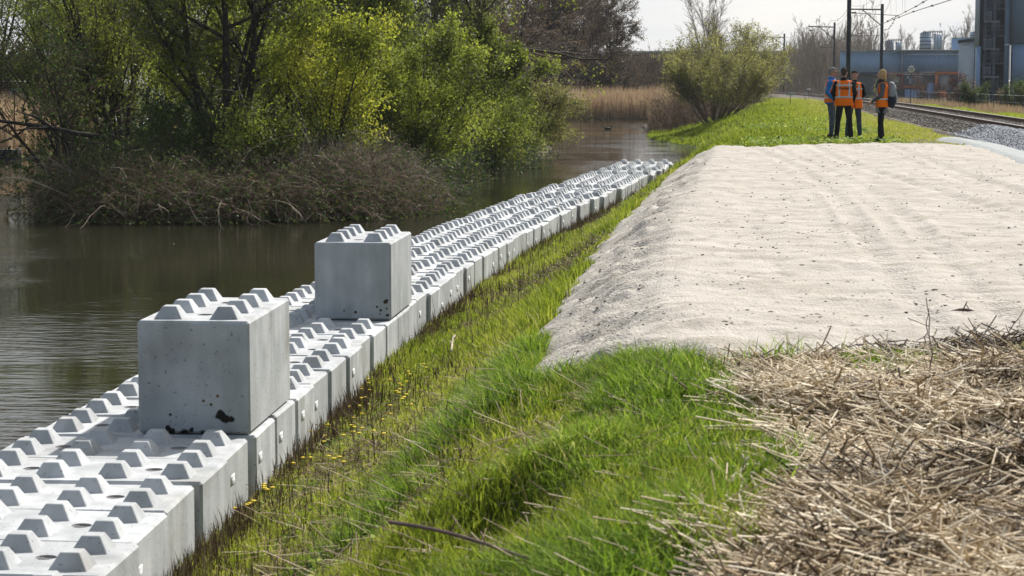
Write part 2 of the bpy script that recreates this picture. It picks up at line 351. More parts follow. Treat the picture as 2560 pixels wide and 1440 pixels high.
def pathz(X, Y):
    e = np.minimum(X - np.interp(Y, [8,20,30,38,45,50,56], [8.8,8.8,8.8,9.1,10.1,10.5,10.7]), 52.5-Y+.4*np.sin(X*3)) + .06*wob(X, Y, 7)
    e = np.minimum(e, XT(Y)-1.35-X)
    return terr(X, Y) + np.interp(e, [-.5,0,.15], [-.1,.0,.085])
grid('path', np.arange(8, 15.5, .12), np.arange(20, 56, .2), pathz, M_path)

# ------------------------------------------------------------------ concrete blocks
def concrete(name, stains=()):
    m = bpy.data.materials.new(name); m.use_nodes = True; N = m.node_tree.nodes; L = m.node_tree.links; b = N['Principled BSDF']
    b.inputs['Roughness'].default_value = .8; b.inputs['Specular IOR Level'].default_value = .25
    tc = N.new('ShaderNodeTexCoord'); oi = N.new('ShaderNodeObjectInfo')
    av = N.new('ShaderNodeVectorMath'); av.operation = 'ADD'; sc_ = N.new('ShaderNodeVectorMath'); sc_.operation = 'SCALE'; sc_.inputs['Scale'].default_value = 37
    cb = N.new('ShaderNodeCombineXYZ')
    for i in range(3): L.new(oi.outputs['Random'], cb.inputs[i])
    L.new(cb.outputs[0], sc_.inputs[0]); L.new(tc.outputs['Object'], av.inputs[0]); L.new(sc_.outputs[0], av.inputs[1])
    def noise(scale, detail=4, vec=None, mp=None):
        n = N.new('ShaderNodeTexNoise'); n.inputs['Scale'].default_value = scale; n.inputs['Detail'].default_value = detail
        if mp:
            q = N.new('ShaderNodeMapping'); q.inputs['Scale'].default_value = mp; L.new(av.outputs[0], q.inputs[0]); L.new(q.outputs[0], n.inputs['Vector'])
        else: L.new(av.outputs[0], n.inputs['Vector'])
        return n.outputs['Fac']
    def ramp(x, a, b_, ca, cb_):
        r = N.new('ShaderNodeValToRGB'); r.color_ramp.elements[0].position = a; r.color_ramp.elements[1].position = b_
        r.color_ramp.elements[0].color = (*ca, 1); r.color_ramp.elements[1].color = (*cb_, 1); L.new(x, r.inputs[0]); return r.outputs[0]
    def mul(a, b_, fac=1.0):
        q = N.new('ShaderNodeMixRGB'); q.blend_type = 'MULTIPLY'; q.inputs[0].default_value = fac; L.new(a, q.inputs[1]); L.new(b_, q.inputs[2]); return q.outputs[0]
    c = ramp(noise(3.5, 8), .3, .7, (.47,.485,.50), (.60,.61,.62))
    c = mul(c, ramp(noise(5, 3, mp=(1,1,.18)), .35, .68, (.72,.73,.72), (1.05,1.05,1.05)), .9)      # vertical streaks
    c = mul(c, ramp(noise(42, 2), .66, .72, (1,1,1), (.5,.49,.48)))                                   # pores
    c = mul(c, ramp(noise(1.6, 3), .55, .8, (1,1,1), (.66,.63,.58)))                                   # dirt
    r = N.new('ShaderNodeMapRange'); r.inputs[3].default_value = .84; r.inputs[4].default_value = 1.06; L.new(oi.outputs['Random'], r.inputs[0])
    cc = N.new('ShaderNodeCombineColor')
    for i in range(3): L.new(r.outputs[0], cc.inputs[i])
    c = mul(c, cc.outputs[0])
    for (p, rad, k) in stains:
        d = N.new('ShaderNodeVectorMath'); d.operation = 'DISTANCE'; d.inputs[1].default_value = p
        wn_ = N.new('ShaderNodeTexNoise'); wn_.inputs['Scale'].default_value = 14; wn_.inputs['Detail'].default_value = 4; L.new(tc.outputs['Object'], wn_.inputs['Vector'])
        vm = N.new('ShaderNodeVectorMath'); vm.operation = 'SUBTRACT'; vm.inputs[1].default_value = (.5,.5,.5); L.new(wn_.outputs['Color'], vm.inputs[0])
        vs = N.new('ShaderNodeVectorMath'); vs.operation = 'SCALE'; vs.inputs['Scale'].default_value = rad*1.6; L.new(vm.outputs[0], vs.inputs[0])
        va = N.new('ShaderNodeVectorMath'); va.operation = 'ADD'; L.new(tc.outputs['Object'], va.inputs[0]); L.new(vs.outputs[0], va.inputs[1])
        st = N.new('ShaderNodeVectorMath'); st.operation = 'MULTIPLY'; st.inputs[1].default_value = (1, .2, 1); L.new(va.outputs[0], st.inputs[0]); L.new(st.outputs[0], d.inputs[0])
        d.inputs[1].default_value = (p[0], p[1]*.2, p[2])
        mr = N.new('ShaderNodeMapRange'); mr.inputs[1].default_value = rad*.7; mr.inputs[2].default_value = rad; mr.inputs[3].default_value = 1; mr.inputs[4].default_value = 0; L.new(d.outputs['Value'], mr.inputs[0])
        mx = N.new('ShaderNodeMixRGB'); mx.inputs[2].default_value = (*k, 1); L.new(mr.outputs[0], mx.inputs[0]); L.new(c, mx.inputs[1]); c = mx.outputs[0]
    L.new(c, b.inputs['Base Color'])
    bp = N.new('ShaderNodeBump'); bp.inputs['Distance'].default_value = .004; bp.inputs['Strength'].default_value = .6; L.new(noise(30, 5), bp.inputs['Height']); L.new(bp.outputs[0], b.inputs['Normal'])
    return m
M_conc = concrete('concrete')
BL = (.02,.016,.012); BR = (.12,.07,.03)
M_concA = concrete('concrete_stained', [((.19,-.8,.135),.040,BL),((.225,-.8,.11),.036,BL),((.265,-.8,.105),.026,BL),((-.19,-.8,.035),.026,BL),((-.165,-.8,.01),.03,BL),((-.07,-.8,.0),.045,BL),((-.02,-.8,.025),.02,BL),((.07,-.8,-.01),.04,BL),((-.17,-.8,.135),.012,BL),((.12,-.8,.21),.013,BR),((.17,-.8,.27),.012,BR),((.07,-.8,.235),.012,BR)])
M_concB = concrete('concrete_chipped', [((.34,-.8,.185),.026,(.05,.025,.018)),((.355,-.8,.2),.018,(.05,.025,.018)),((.255,-.8,.135),.014,BL),((.29,-.8,.10),.018,BL),((.355,-.8,.12),.012,BL),((.36,-.8,.05),.018,(.04,.025,.02)),((.03,-.8,.08),.018,(.05,.03,.02)),((-.09,-.8,.09),.010,BL),((.28,-.8,.06),.010,BL)])
M_hole = mat('recess_grime', (.28,.27,.26), rough=.9)
M_stick = mat('white_sticker', (.85,.86,.86), rough=.5, var=.03)
M_ink = mat('sticker_ink', (.25,.26,.27), rough=.6, var=.05)

def block_mesh(name, lx, ly, lz, holes, m):
    bm = bmesh.new(); bmesh.ops.create_cube(bm, size=1)
    for v in bm.verts: v.co = Vector((v.co.x*lx, v.co.y*ly, (v.co.z+.5)*lz))
    bmesh.ops.bevel(bm, geom=list(bm.edges), offset=.018, segments=1, profile=.5, affect='EDGES')
    me = bpy.data.meshes.new(name); bm.to_mesh(me); bm.free(); me.materials.append(m); me.materials.append(M_hole)
    o = bpy.data.objects.new('tmp', me); scene.collection.objects.link(o)
    for hx, hy in holes:
        cb_ = bmesh.new(); bmesh.ops.create_uvsphere(cb_, u_segments=14, v_segments=8, radius=1)
        for v in cb_.verts: v.co = Vector((v.co.x*.06+hx, v.co.y*.06+hy, v.co.z*.028+lz+.004))
        cm = bpy.data.meshes.new('cut'); cb_.to_mesh(cm); cb_.free(); cm.materials.append(M_hole); co = bpy.data.objects.new('cut', cm); scene.collection.objects.link(co)
        md = o.modifiers.new('b', 'BOOLEAN'); md.object = co; md.operation = 'DIFFERENCE'; md.solver = 'EXACT'
        try: md.material_mode = 'TRANSFER'
        except Exception: pass
        dg = bpy.context.evaluated_depsgraph_get(); n = bpy.data.meshes.new_from_object(o.evaluated_get(dg)); o.modifiers.clear(); o.data = n
        bpy.data.objects.remove(co)
    res = o.data; bpy.data.objects.remove(o); res.name = name
    return res
def stud_mesh(m):
    bm = bmesh.new(); a, t, h = .105, .05, .088
    vs = [bm.verts.new(p) for p in [(-a,-a,-.004),(a,-a,-.004),(a,a,-.004),(-a,a,-.004),(-t,-t,h),(t,-t,h),(t,t,h),(-t,t,h)]]
    for f in ((0,3,2,1),(4,5,6,7),(0,1,5,4),(1,2,6,5),(2,3,7,6),(3,0,4,7)): bm.faces.new([vs[i] for i in f])
    bmesh.ops.bevel(bm, geom=[e for e in bm.edges if max(v.co.z for v in e.verts) > .05], offset=.004, segments=1, affect='EDGES')
    me = bpy.data.meshes.new('stud'); bm.to_mesh(me); bm.free(); me.materials.append(m); return me
BM_row = block_mesh('block_body', 1.6, .80, .80, [(-.4,0),(.4,0)], M_conc)
ME_st = stud_mesh(M_conc)
def eye_mesh():
    g = G(); g.bar((-.045,0,0),(.045,0,0),.012); return g
def add_block(loc, yaw, body, studs, eyes, studmesh, label, group, sticker=None, tilt=(0,0)):
    t = empty('concrete_block', loc, yaw, label, 'concrete block', group); t.rotation_euler = (tilt[0], tilt[1], yaw)
    link(bpy.data.objects.new('block_body', body), t)
    for x, y in studs:
        s = link(bpy.data.objects.new('stud', studmesh), t); s.location = (x, y, .8)
    for x, y in eyes:
        e = link(bpy.data.objects.new('lifting_eye', EYE), t); e.location = (x, y, .787)
    if sticker:
        s = link(bpy.data.objects.new('sticker', STK), t); s.location = sticker
        p = link(bpy.data.objects.new('print', STKP), s)
    return t
eo = eye_mesh().build('lifting_eye', M_hole); EYE = eo.data; bpy.data.objects.remove(eo)
g = G(); g.box(0, .003, -.065, .065, -.035, .035); o = g.build('sticker', M_stick); STK = o.data; bpy.data.objects.remove(o)
g = G()
for k in range(5): g.box(.003, .0045, -.055, .055 if k != 2 else .01, .022-k*.012, .026-k*.012)
o = g.build('print', M_ink); STKP = o.data; bpy.data.objects.remove(o)

R = np.random.default_rng(11)
# arc length stations along the right edge, seam at the first stacked block (photo 622,1091)
YC = at(622, 1091, z=BZ)[1]
def march(Y, step):
    sl = float(XB(Y+.05)-XB(Y-.05))/.1; return Y + step/math.sqrt(1+sl*sl)
seams = [YC]; gaps = [.05,.07,.008,.07,.008,.025,.03,.008]
while seams[-1] < YE - .3:
    k_ = len(seams)-1; seams.append(march(seams[-1], .8 + (gaps[k_] if k_ < 8 else float(R.choice([.006,.02,.07], p=[.42,.33,.25])))))
near = []
y = YC
for gq_ in (.075,.008,.07,.008,.025,.06,.01,.02): y = march(y, -(.8+gq_)); near.append(y)
rows = near[::-1] + seams[:-1]; k0 = len(near)
iA = k0; iB = k0 + 8
NW = ['first','second','third','fourth','fifth','sixth','seventh','eighth','ninth','tenth','eleventh','twelfth','thirteenth','fourteenth','fifteenth','sixteenth','seventeenth','eighteenth','nineteenth','twentieth']
def ordn(n):
    if n <= 20: return NW[n-1]
    T_ = {2:'twenty',3:'thirty',4:'forty',5:'fifty',6:'sixty'}
    return T_[n//10] + ('-' + NW[n % 10 - 1] if n % 10 else 'th')
S_row = [(x, y) for x in (-.6,-.2,.2,.6) for y in (-.2,.2)]
nr = len(rows)
for i, y0 in enumerate(rows):
    sl = float(XB(y0+.5)-XB(y0+.3))/.2; yaw = -math.atan(sl); yc = y0 + .4*math.cos(yaw)
    far = y0 > 40
    lat = R.normal(0, .018 if not far else .035); dz = R.normal(0, .006); dy = R.uniform(-.003, .003)
    if far and i % 4 == 0: lat += .06
    if i in (iA, iA+1, iB, iB+1): lat = 0.012; dz = 0
    cx = float(XB(yc)) - .8*math.cos(yaw) + lat; cy = yc + .8*math.sin(yaw)*-1*-1*0 + dy
    cy = yc - .8*math.sin(-yaw)*-1*-1 if False else yc + .8*math.sin(-yaw)*1 + dy
    ry = yaw + R.normal(0, .006 if not far else .014)
    if i < iA: lab = f"studded concrete block of the bank row, {ordn(iA-i)} nearer than the stained stacked block"
    elif i == iA: lab = "concrete block of the bank row under the near half of the stained stacked block"
    elif i == iA+1: lab = "concrete block of the bank row under the far half of the stained stacked block"
    elif i < iB: lab = f"studded concrete block between the two stacked blocks, {ordn(i-iA-1)} beyond the stained one"
    elif i == iB: lab = "concrete block of the bank row under the near half of the farther stacked block"
    elif i == iB+1: lab = "concrete block of the bank row under the far half of the farther stacked block"
    elif i == nr-1: lab = "last studded concrete block at the far end of the bank row"
    elif i > nr-16: lab = f"studded concrete block of the bank row, {ordn(nr-i)} from its far end beside open water"
    else: lab = f"studded concrete block of the bank row, {ordn(i-iB-1)} beyond the farther stacked block"
    st = None
    if R.random() < .55 or i in (iA, iA+2, iA+3): st = (.8, -.22 + R.normal(0,.05), .60 + R.normal(0,.03))
    studs = S_row if i not in (iA, iA+1, iB, iB+1) else [(-.6,-.2),(-.6,.2),(-.2,-.2),(-.2,.2)]
    add_block((cx, cy, BZ-.8+dz), ry, BM_row, studs, [(-.4,0),(.4,0)], ME_st, lab, "concrete blocks laid side by side along the water", st, tilt=(R.normal(0,.004), R.normal(0,.006)))
# stacked blocks
def stacked(i, m, pxs, lab):
    body = block_mesh('block_body', .8, 1.6, .8, [(0,-.4),(0,.4)], m); sm = stud_mesh(m)
    y0 = at(pxs[0], pxs[1], z=BZ)[1]; a = at(pxs[0], pxs[1], z=BZ)
    sl = float(XB(y0+.9)-XB(y0+.7))/.2; yaw = -math.atan(sl) + pxs[2]
    c = np.array([a[0], a[1]]) + np.array([-.4*math.cos(yaw) - .8*math.sin(yaw), -.4*math.sin(yaw) + .8*math.cos(yaw)])
    add_block((c[0], c[1], BZ+.012), yaw, body, [(x, y) for x in (-.2,.2) for y in (-.6,-.2,.2,.6)], [(0,-.4),(0,.4)], sm, lab, "large blocks stacked on the row")
stacked(iA, M_concA, (626, 1090, 0), "tall grey concrete block with black stain low on its front, stacked on the row")
stacked(iB, M_concB, (978, 803, .01), "farther grey stacked concrete block with small brown chips near its lower front corner")
# the two gap strips seen as dark joints are real gaps between blocks

# ------------------------------------------------------------------ blades, straw, stalks
def blades(rng, P, h, w, lean=.5, segs=2, dirb=None):
    n = len(P); h = np.broadcast_to(h, n); w = np.broadcast_to(w, n)
    th = rng.uniform(0, 2*np.pi, n) if dirb is None else dirb; ln = h*lean*rng.uniform(.2, 1.3, n)
    d = np.stack([np.cos(th), np.sin(th), np.zeros(n)], -1); ph = rng.uniform(0, 2*np.pi, n)
    s = np.stack([np.cos(ph), np.sin(ph), np.zeros(n)], -1)*(w/2)[:,None]
    up = np.array([0,0,1.]); mid = P + d*(ln*.3)[:,None] + up*(h*.58)[:,None]; tip = P + d*ln[:,None] + up*(h*np.sqrt(np.clip(1-(ln/h)**2*.5, .2, 1)))[:,None]
    V = np.stack([P-s, P+s, mid+s*.75, mid-s*.75, tip], 1).reshape(-1, 3); i = np.arange(n)*5
    return V, np.stack([i, i+1, i+2, i+3], -1), np.stack([i+3, i+2, i+4], -1)
def blade_obj(name, rng, P, h, w, m, lean=.5, tint=None, dirb=None, parent=None):
    V, Q, T_ = blades(rng, P, h, w, lean, dirb=dirb); t = rng.uniform(0, 1, len(P)) if tint is None else tint
    return mk(name, V, [Q, T_], m, parent, attrs={'tint': np.repeat(t, 5)})
M_grass = leafmat('grass_blades', [(.07,.095,.012),(.16,.22,.018),(.28,.345,.03),(.42,.45,.06),(.50,.42,.18)], trans=.45, rough=.5)
M_grass2 = leafmat('lush_grass', [(.03,.062,.010),(.09,.165,.015),(.19,.31,.025),(.35,.46,.05),(.50,.50,.16)], trans=.5, rough=.6, spec=.12)
M_stalk = leafmat('dead_stalks', [(.05,.032,.02),(.10,.065,.04),(.17,.12,.075),(.30,.24,.15)], trans=.05, rough=.8)
M_straw = leafmat('straw', [(.055,.035,.02),(.22,.15,.08),(.50,.38,.23),(.74,.61,.42),(.90,.80,.62)], trans=.12, rough=.6)
M_reed = leafmat('reeds', [(.26,.17,.10),(.42,.30,.18),(.56,.43,.28),(.66,.55,.38)], trans=.3, rough=.7)

def sample(rng, n, f, x0, x1, y0, y1, power=1.0):
    """n random ground points where f(X,Y)>random; denser nearer the camera"""
    out = []; got = 0
    while got < n:
        k = n*2; u = rng.uniform(0, 1, k); Y = y0*(y1/y0)**(u) if power else y0+(y1-y0)*u
        X = rng.uniform(x0, x1, k) if not callable(x0) else x0(Y) + (x1(Y)-x0(Y))*rng.uniform(0, 1, k)
        ok = rng.uniform(0, 1, k) < f(X, Y); out.append(np.stack([X[ok], Y[ok]], -1)); got += ok.sum()
    P = np.concatenate(out)[:n]; return P[:,0], P[:,1]
def clump(X, Y, s, p): return np.clip(.5 + 1.3*wob(X+p, Y-p, s), 0, 1)
def gz(X, Y): return np.stack([X, Y, terr(X, Y)-.01], -1)

rg = np.random.default_rng(21)
# short grass on the bank beside the blocks
nosand = lambda X, Y: np.clip((.10-sand_t(X, Y))/.12, 0, 1)*(straw_sd(X, Y) < .1)
f1 = lambda X, Y: nosand(X, Y)*(X > XB(Y)+.02)*(.35+.65*clump(X, Y, 1.6, 3))
X, Y = sample(rg, 170000, f1, lambda Y: XB(Y), lambda Y: XC(Y)+.25, 6.8, 62)
cl = clump(X, Y, 1.2, 9); u = (X-XB(Y))/(XC(Y)-XB(Y))
h = (.028 + .07*cl)*(1+.8*np.clip(u-.4, 0, 1))*(1+.012*Y); w_ = (.0035 + .00042*Y)*rg.uniform(.7, 1.3, len(X))
tint = np.clip(.50 + .2*(1-cl) - .12*(u > .55) + rg.normal(0, .2, len(X)) + .22*wob(X, Y, .8) + .22*wob(X+7, Y, 3.1), 0, 1)
tag(blade_obj('bank_grass', rg, gz(X, Y), h*rg.uniform(.5,1.4,len(X)), w_, M_grass, .55, tint), "short grass covering the slope beside the concrete blocks", 'grass', kind='stuff')
# lush long grass in the foreground
def lush(X, Y):
    a = np.clip((X-XB(Y)-.7-.5*wob(X, Y, 1.5))/1.1, 0, 1)*np.clip((.10-straw_sd(X, Y)+.12*wob(X,Y,5))/.25, 0, 1)*(Y < 15.5)*(sand_t(X, Y) < .06)
    a = a*(1-.93*np.exp(-(((X+.04)/.22)**2+((Y-8.7)/.42)**2)**2))
    return a*np.clip(-.05+1.5*clump(X, Y, 1.9, 5)*clump(X, Y, 4.5, 2)*1.6, .05, 1)
X, Y = sample(rg, 78000, lush, -1.3, 2.0, 5.2, 15.5)
cl = clump(X, Y, 1.9, 5)
tag(blade_obj('long_grass', rg, gz(X, Y), (.045+.155*cl)*np.clip(.35+(X-XB(Y)-.8)/1.6,.35,1)*rg.uniform(.4,1.3,len(X)), .0065*rg.uniform(.6,1.6,len(X)), M_grass2, 1.0, np.clip(rg.normal(.45,.24,len(X))+.25*wob(X,Y,2.6),0,1)), "long lush green grass on the dike shoulder in front of the sand", 'grass', kind='stuff')
# dead stalks along the blocks
f2 = lambda X, Y: (np.exp(-((X-XB(Y)-.12)/.16)**2)*.9 + .09)*np.clip(.2+1.3*clump(X, Y, 1.1, 13), 0, 1)*nosand(X, Y)
X, Y = sample(rg, 12000, f2, lambda Y: XB(Y)+.03, lambda Y: XB(Y)+1.9, 7, 62)
tag(blade_obj('dead_stalks', rg, gz(X, Y), (.07+.10*rg.random(len(X)))*(1+.012*Y)*(1.1-.35*np.clip(X-XB(Y),0,1)), .0045+.00028*Y, M_stalk, .22, rg.random(len(X))**1.3), "dry brown cut stalks standing along the foot of the blocks", 'dry stalks', kind='stuff')
X, Y = sample(rg, 260, lambda X, Y: np.ones_like(X), lambda Y: XB(Y)+.05, lambda Y: XB(Y)+1.6, 9, 60)
tag(blade_obj('tall_dry_stems', rg, gz(X, Y), .2+.3*rg.random(len(X))*(Y>20)+.1, .004+.00025*Y, M_stalk, .15, rg.random(len(X))), "thin tall dry stems scattered over the bank grass", 'dry stalks', kind='stuff')
# dike top beyond the sand
fd = lambda X, Y: (sand_t(X, Y) < .03)*(X > XS(Y)+.1)*(X < XT(Y)-2.2+.2*np.sin(Y))*(.3+.7*clump(X*.5, Y*.5, .9, 2))*(1-(X > np.interp(Y,[40,50,53,56],[9.7,10.6,11.1,14]))*(Y < 53.5))
X, Y = sample(rg, 120000, fd, lambda Y: XS(Y), lambda Y: XT(Y)-2.0, 47, 175)
cl = clump(X*.5, Y*.5, 1.3, 2)
tag(blade_obj('dike_grass', rg, gz(X, Y), (.05+.13*cl)*rg.uniform(.5,1.3,len(X))*np.interp(X-XC(Y),[0,3,6],[1.25,.8,.45]), (.012+.00028*Y)*rg.uniform(.7,1.3,len(X)), M_grass, .6, np.clip(.40+.25*rg.normal(0,.7,len(X))+.35*np.clip((X-XT(Y)+7)/4,0,1),0,1)), "bright green grass and weeds on the dike top behind the sand", 'grass', kind='stuff')
# green cushion beyond the track
f3 = lambda X, Y: np.exp(-((X-XT(Y)-4.2-.3*np.sin(Y*.3))/.9)**2)
X, Y = sample(rg, 26000, f3, lambda Y: XT(Y)+2.2, lambda Y: XT(Y)+7, 55, 150)
P3 = gz(X, Y); P3[:,2] += .25*np.exp(-((X-XT(Y)-4.2)/.9)**2)*clump(X*.5,Y*.5,.8,4)
tag(blade_obj('track_side_weeds', rg, P3, .16*rg.uniform(.5,1.3,len(X)), .035, M_grass, .6, np.clip(rg.normal(.62,.12,len(X)),0,1)), "yellow green weeds mounded on the far side of the railway", 'weeds', kind='stuff')

# straw litter
def rods(rng, P, L_, w, elev, th=None, bend=.15):
    n = len(P); th = rng.uniform(0, 2*np.pi, n) if th is None else th
    d = np.stack([np.cos(th)*np.cos(elev), np.sin(th)*np.cos(elev), np.sin(elev)], -1); s = np.stack([-np.sin(th), np.cos(th), np.zeros(n)], -1)
    up = np.cross(s, d)*-1; L_ = np.broadcast_to(L_, n)[:,None]; w = np.broadcast_to(w, n)[:,None]; bz = rng.normal(0, bend, n)[:,None]*L_
    a = P; m_ = P + d*L_*.5 + s*bz; b_ = P + d*L_; V = []
    for c in (a, m_, b_): V += [c-s*w*.5, c+s*w*.5, c+up*w*.6]
    V = np.stack(V, 1).reshape(-1, 3); i = np.arange(n)*9; Q = []
    for r_ in (0, 3):
        for k in range(3):
            k2 = (k+1) % 3; Q.append(np.stack([i+r_+k, i+r_+k2, i+r_+3+k2, i+r_+3+k], -1))
    return V, np.concatenate(Q)
fs = lambda X, Y: (straw_sd(X, Y) > -.03+.14*wob(X, Y, 3))*(.75+.25*clump(X, Y, 2, 8))
X, Y = sample(rg, 66000, fs, lambda Y: .2+0*Y, lambda Y: .27*Y+.4, 5.6, 13.6)
P = gz(X, Y); P[:,2] += .02 + rg.uniform(0, .12, len(X))*(.1+1.5*clump(X, Y, 3.2, 8)**2)
V, Q = rods(rg, P, rg.uniform(.05, .26, len(X)), rg.uniform(.0035, .0115, len(X)), rg.normal(.02, .26, len(X)))
tt = np.clip(rg.normal(.38,.32,len(X)) + .75*(clump(X, Y, 1.9, 17)-.5), 0, 1)
tag(mk('straw_litter', V, [Q], M_straw, attrs={'tint': np.repeat(tt, 9)}), "pale chopped straw and reed litter spread over the dike", 'straw', kind='stuff')
X, Y = sample(rg, 2600, fs, lambda Y: .2+0*Y, lambda Y: .27*Y+.4, 5.6, 14.2)
P = gz(X, Y); P[:,2] += .07; V, Q = rods(rg, P, rg.uniform(.15,.45,len(X)), rg.uniform(.005,.011,len(X)), rg.normal(.08,.12,len(X)), bend=.05)
tag(mk('straw_stems', V, [Q], M_straw, attrs={'tint': np.repeat(np.clip(rg.normal(.7,.2,len(X)),0,1), 9)}), "longer pale straw stems lying on top of the litter", 'straw', kind='stuff')
# straw among foreground grass
X, Y = sample(rg, 1500, lambda X, Y: (straw_sd(X,Y) < 0)*(X > XB(Y)+.3)*(sand_t(X,Y)<0)*1.0, -1.6, 1.6, 6, 16)
P = gz(X, Y); P[:,2] += .05; V, Q = rods(rg, P, rg.uniform(.06,.32,len(X)), rg.uniform(.003,.006,len(X)), rg.normal(.15,.2,len(X)), bend=.06)
tag(mk('grass_thatch', V, [Q], M_straw, attrs={'tint': np.repeat(rg.uniform(.2,.8,len(X)), 9)}), "dry thatch stems lying among the foreground grass", 'thatch', kind='stuff')
# low broad leaves and dry bits among the grass
def litter(name, n, f, x0, x1, y0, y1, s_, m, zr, label, cat):
    X, Y = sample(rg, n, f, x0, x1, y0, y1); P = gz(X, Y); P[:,2] += rg.uniform(*zr, len(X)); a = rg.uniform(0,6.28,len(X)); e = rg.normal(0,.35,(len(X),2)); q = (s_*rg.uniform(.5,1.5,len(X)))[:,None]
    A = np.stack([np.cos(a), np.sin(a), e[:,0]], -1)*q; B = np.stack([-np.sin(a), np.cos(a), e[:,1]], -1)*q*.6
    V = np.stack([P-A, P-A*.3+B, P+A*.5+B*.8, P+A, P+A*.5-B*.8, P-A*.3-B], 1).reshape(-1,3); i = np.arange(len(X))*6
    return tag(mk(name, V, [np.stack([i,i+1,i+4,i+5],-1), np.stack([i+1,i+2,i+3,i+4],-1)], m, attrs={'tint': np.repeat(rg.random(len(X)),6)}), label, cat, kind='stuff')
litter('broad_leaves', 5200, lambda X, Y: (straw_sd(X,Y) < .05)*(X > XB(Y)+.2)*(sand_t(X,Y) < 0)*(clump(X, Y, 1.7, 23) > .62), lambda Y: XB(Y), lambda Y: XC(Y)+.3, 6.4, 30, .013, M_grass2, (.02,.10), "small broad weed leaves in patches through the bank grass", 'weeds')
litter('dry_leaf_bits', 5000, lambda X, Y: (straw_sd(X,Y) < .1)*(X > XB(Y)+.05)*(sand_t(X,Y) < 0)*(clump(X, Y, 2.3, 51) > .55), lambda Y: XB(Y), lambda Y: XC(Y)+.3, 6.4, 40, .011, M_stalk, (.01,.07), "dry brown leaf bits scattered in the bank grass", 'leaf litter')
litter('dike_weeds', 7000, lambda X, Y: (sand_t(X,Y) < .1)*(clump(X*.4, Y*.4, 1.6, 33) > .6)*(X > XC(Y)-3)*(X < XT(Y)-4), lambda Y: XC(Y)-3, lambda Y: XC(Y)+5, 47, 75, .03, M_grass2, (.03,.14), "broad leaved weeds in patches on the dike behind the sand", 'weeds')
litter('straw_chaff', 6000, lambda X, Y: (straw_sd(X,Y) > 0)*1.0, lambda Y: .3+0*Y, lambda Y: .27*Y+.3, 6, 13.4, .010, M_straw, (.01,.06), "fine broken chaff between the straw stems", 'straw')
X, Y = sample(rg, 9000, lambda X, Y: (X > XB(Y)+.03)*(sand_t(X,Y) < 0)*(straw_sd(X,Y) < 0)*(.2+.8*(clump(X, Y, 2.1, 61) > .6)), lambda Y: XB(Y), lambda Y: XC(Y), 7, 45)
P = gz(X, Y); P[:,2] += .03; V, Q = rods(rg, P, rg.uniform(.04,.16,len(X))*(1+.01*Y), .0028+.0002*Y, rg.normal(.2,.3,len(X)), bend=.1)
tag(mk('bank_thatch', V, [Q], M_stalk, attrs={'tint': np.repeat(rg.uniform(.3,1,len(X)), 9)}), "dry thatch matted through the grass of the bank", 'thatch', kind='stuff')
# weeds in the straw
X, Y = sample(rg, 9000, lambda X, Y: (straw_sd(X, Y) > 0)*(clump(X, Y, 1.5, 31) > .48)*(Y > 9.9)*(X > 1.8), lambda Y: 1.6+0*Y, lambda Y: .26*Y, 9.8, 12.3)
tag(blade_obj('straw_weeds', rg, gz(X, Y)+[0,0,.05], .07*rg.uniform(.5,1.4,len(X)), .010, M_grass2, .9), "patches of fresh green weeds growing through the straw", 'weeds', kind='stuff')
# crumbs and debris on the sand
M_crumb = mat('soil_crumbs', (.17,.145,.12), rough=.95)
X, Y = sample(rg, 3600, lambda X, Y: (sand_t(X, Y) > .08)*(.18+.4*(clump(X, Y, 2.2, 40) > .6)+.9*np.clip(1-np.abs((X-XS(Y))/(XC(Y)-XS(Y))-.82)/.17,0,1)*(clump(X, Y, 5, 12) > .5)), lambda Y: XS(Y)+1, lambda Y: .27*Y, 12.5, 50)
P = np.stack([X, Y, sandz(X, Y)-.002], -1); g = G()
for p, s in zip(P, rg.uniform(.003,1,len(P))**3*.016*(.6+.012*Y)+.003):
    a = rg.uniform(0,3.1); g.ell(p, (s*rg.uniform(.8,2.2), s, s*.6), Matrix.Rotation(a, 4, 'Z'), n=5, m=3)
tag(g.build('sand_debris', M_crumb), "dark soil crumbs and bits scattered on the sand", 'debris', kind='stuff')
# ------------------------------------------------------------------ trees and shrubs
def nrm(v): return v/(np.linalg.norm(v, axis=-1, keepdims=True)+1e-9)
def grow(rng, P0, D0, L_, R0, nseg, wig, up=0., taper=.35):
    n = len(P0); p = P0.copy(); d = nrm(D0); pts = [p.copy()]; step = (L_/nseg)[:,None]
    for i in range(nseg):
        d = nrm(d + rng.normal(0, wig, (n,3)) + np.array([0,0,up])); p = p + d*step; pts.append(p.copy())
    t = np.linspace(0, 1, nseg+1)[None,:]; rad = R0[:,None]*(1-(1-taper)*t)
    return np.stack(pts, 1), rad
def spawn(rng, pts, rad, L_, k, tmin, tmax, ang, lf, rf=.6, upb=0.0):
    n, m, _ = pts.shape; idx = np.repeat(np.arange(n), k); t = rng.uniform(tmin, tmax, n*k)*(m-1); i0 = np.minimum(t.astype(int), m-2); fr = (t-i0)[:,None]
    p = pts[idx,i0]*(1-fr) + pts[idx,i0+1]*fr; d = nrm(pts[idx,i0+1]-pts[idx,i0]); r = nrm(np.cross(d, rng.normal(0,1,(n*k,3))))
    a = np.radians(rng.normal(ang, ang*.25, n*k))[:,None]; D = nrm(d*np.cos(a) + r*np.sin(a) + np.array([0,0,upb]))
    R_ = rad[idx,i0]*rf; L2 = L_[idx]*lf*rng.uniform(.55,1.25,n*k)*(1-.45*(t/(m-1)))
    return p, D, L2, R_
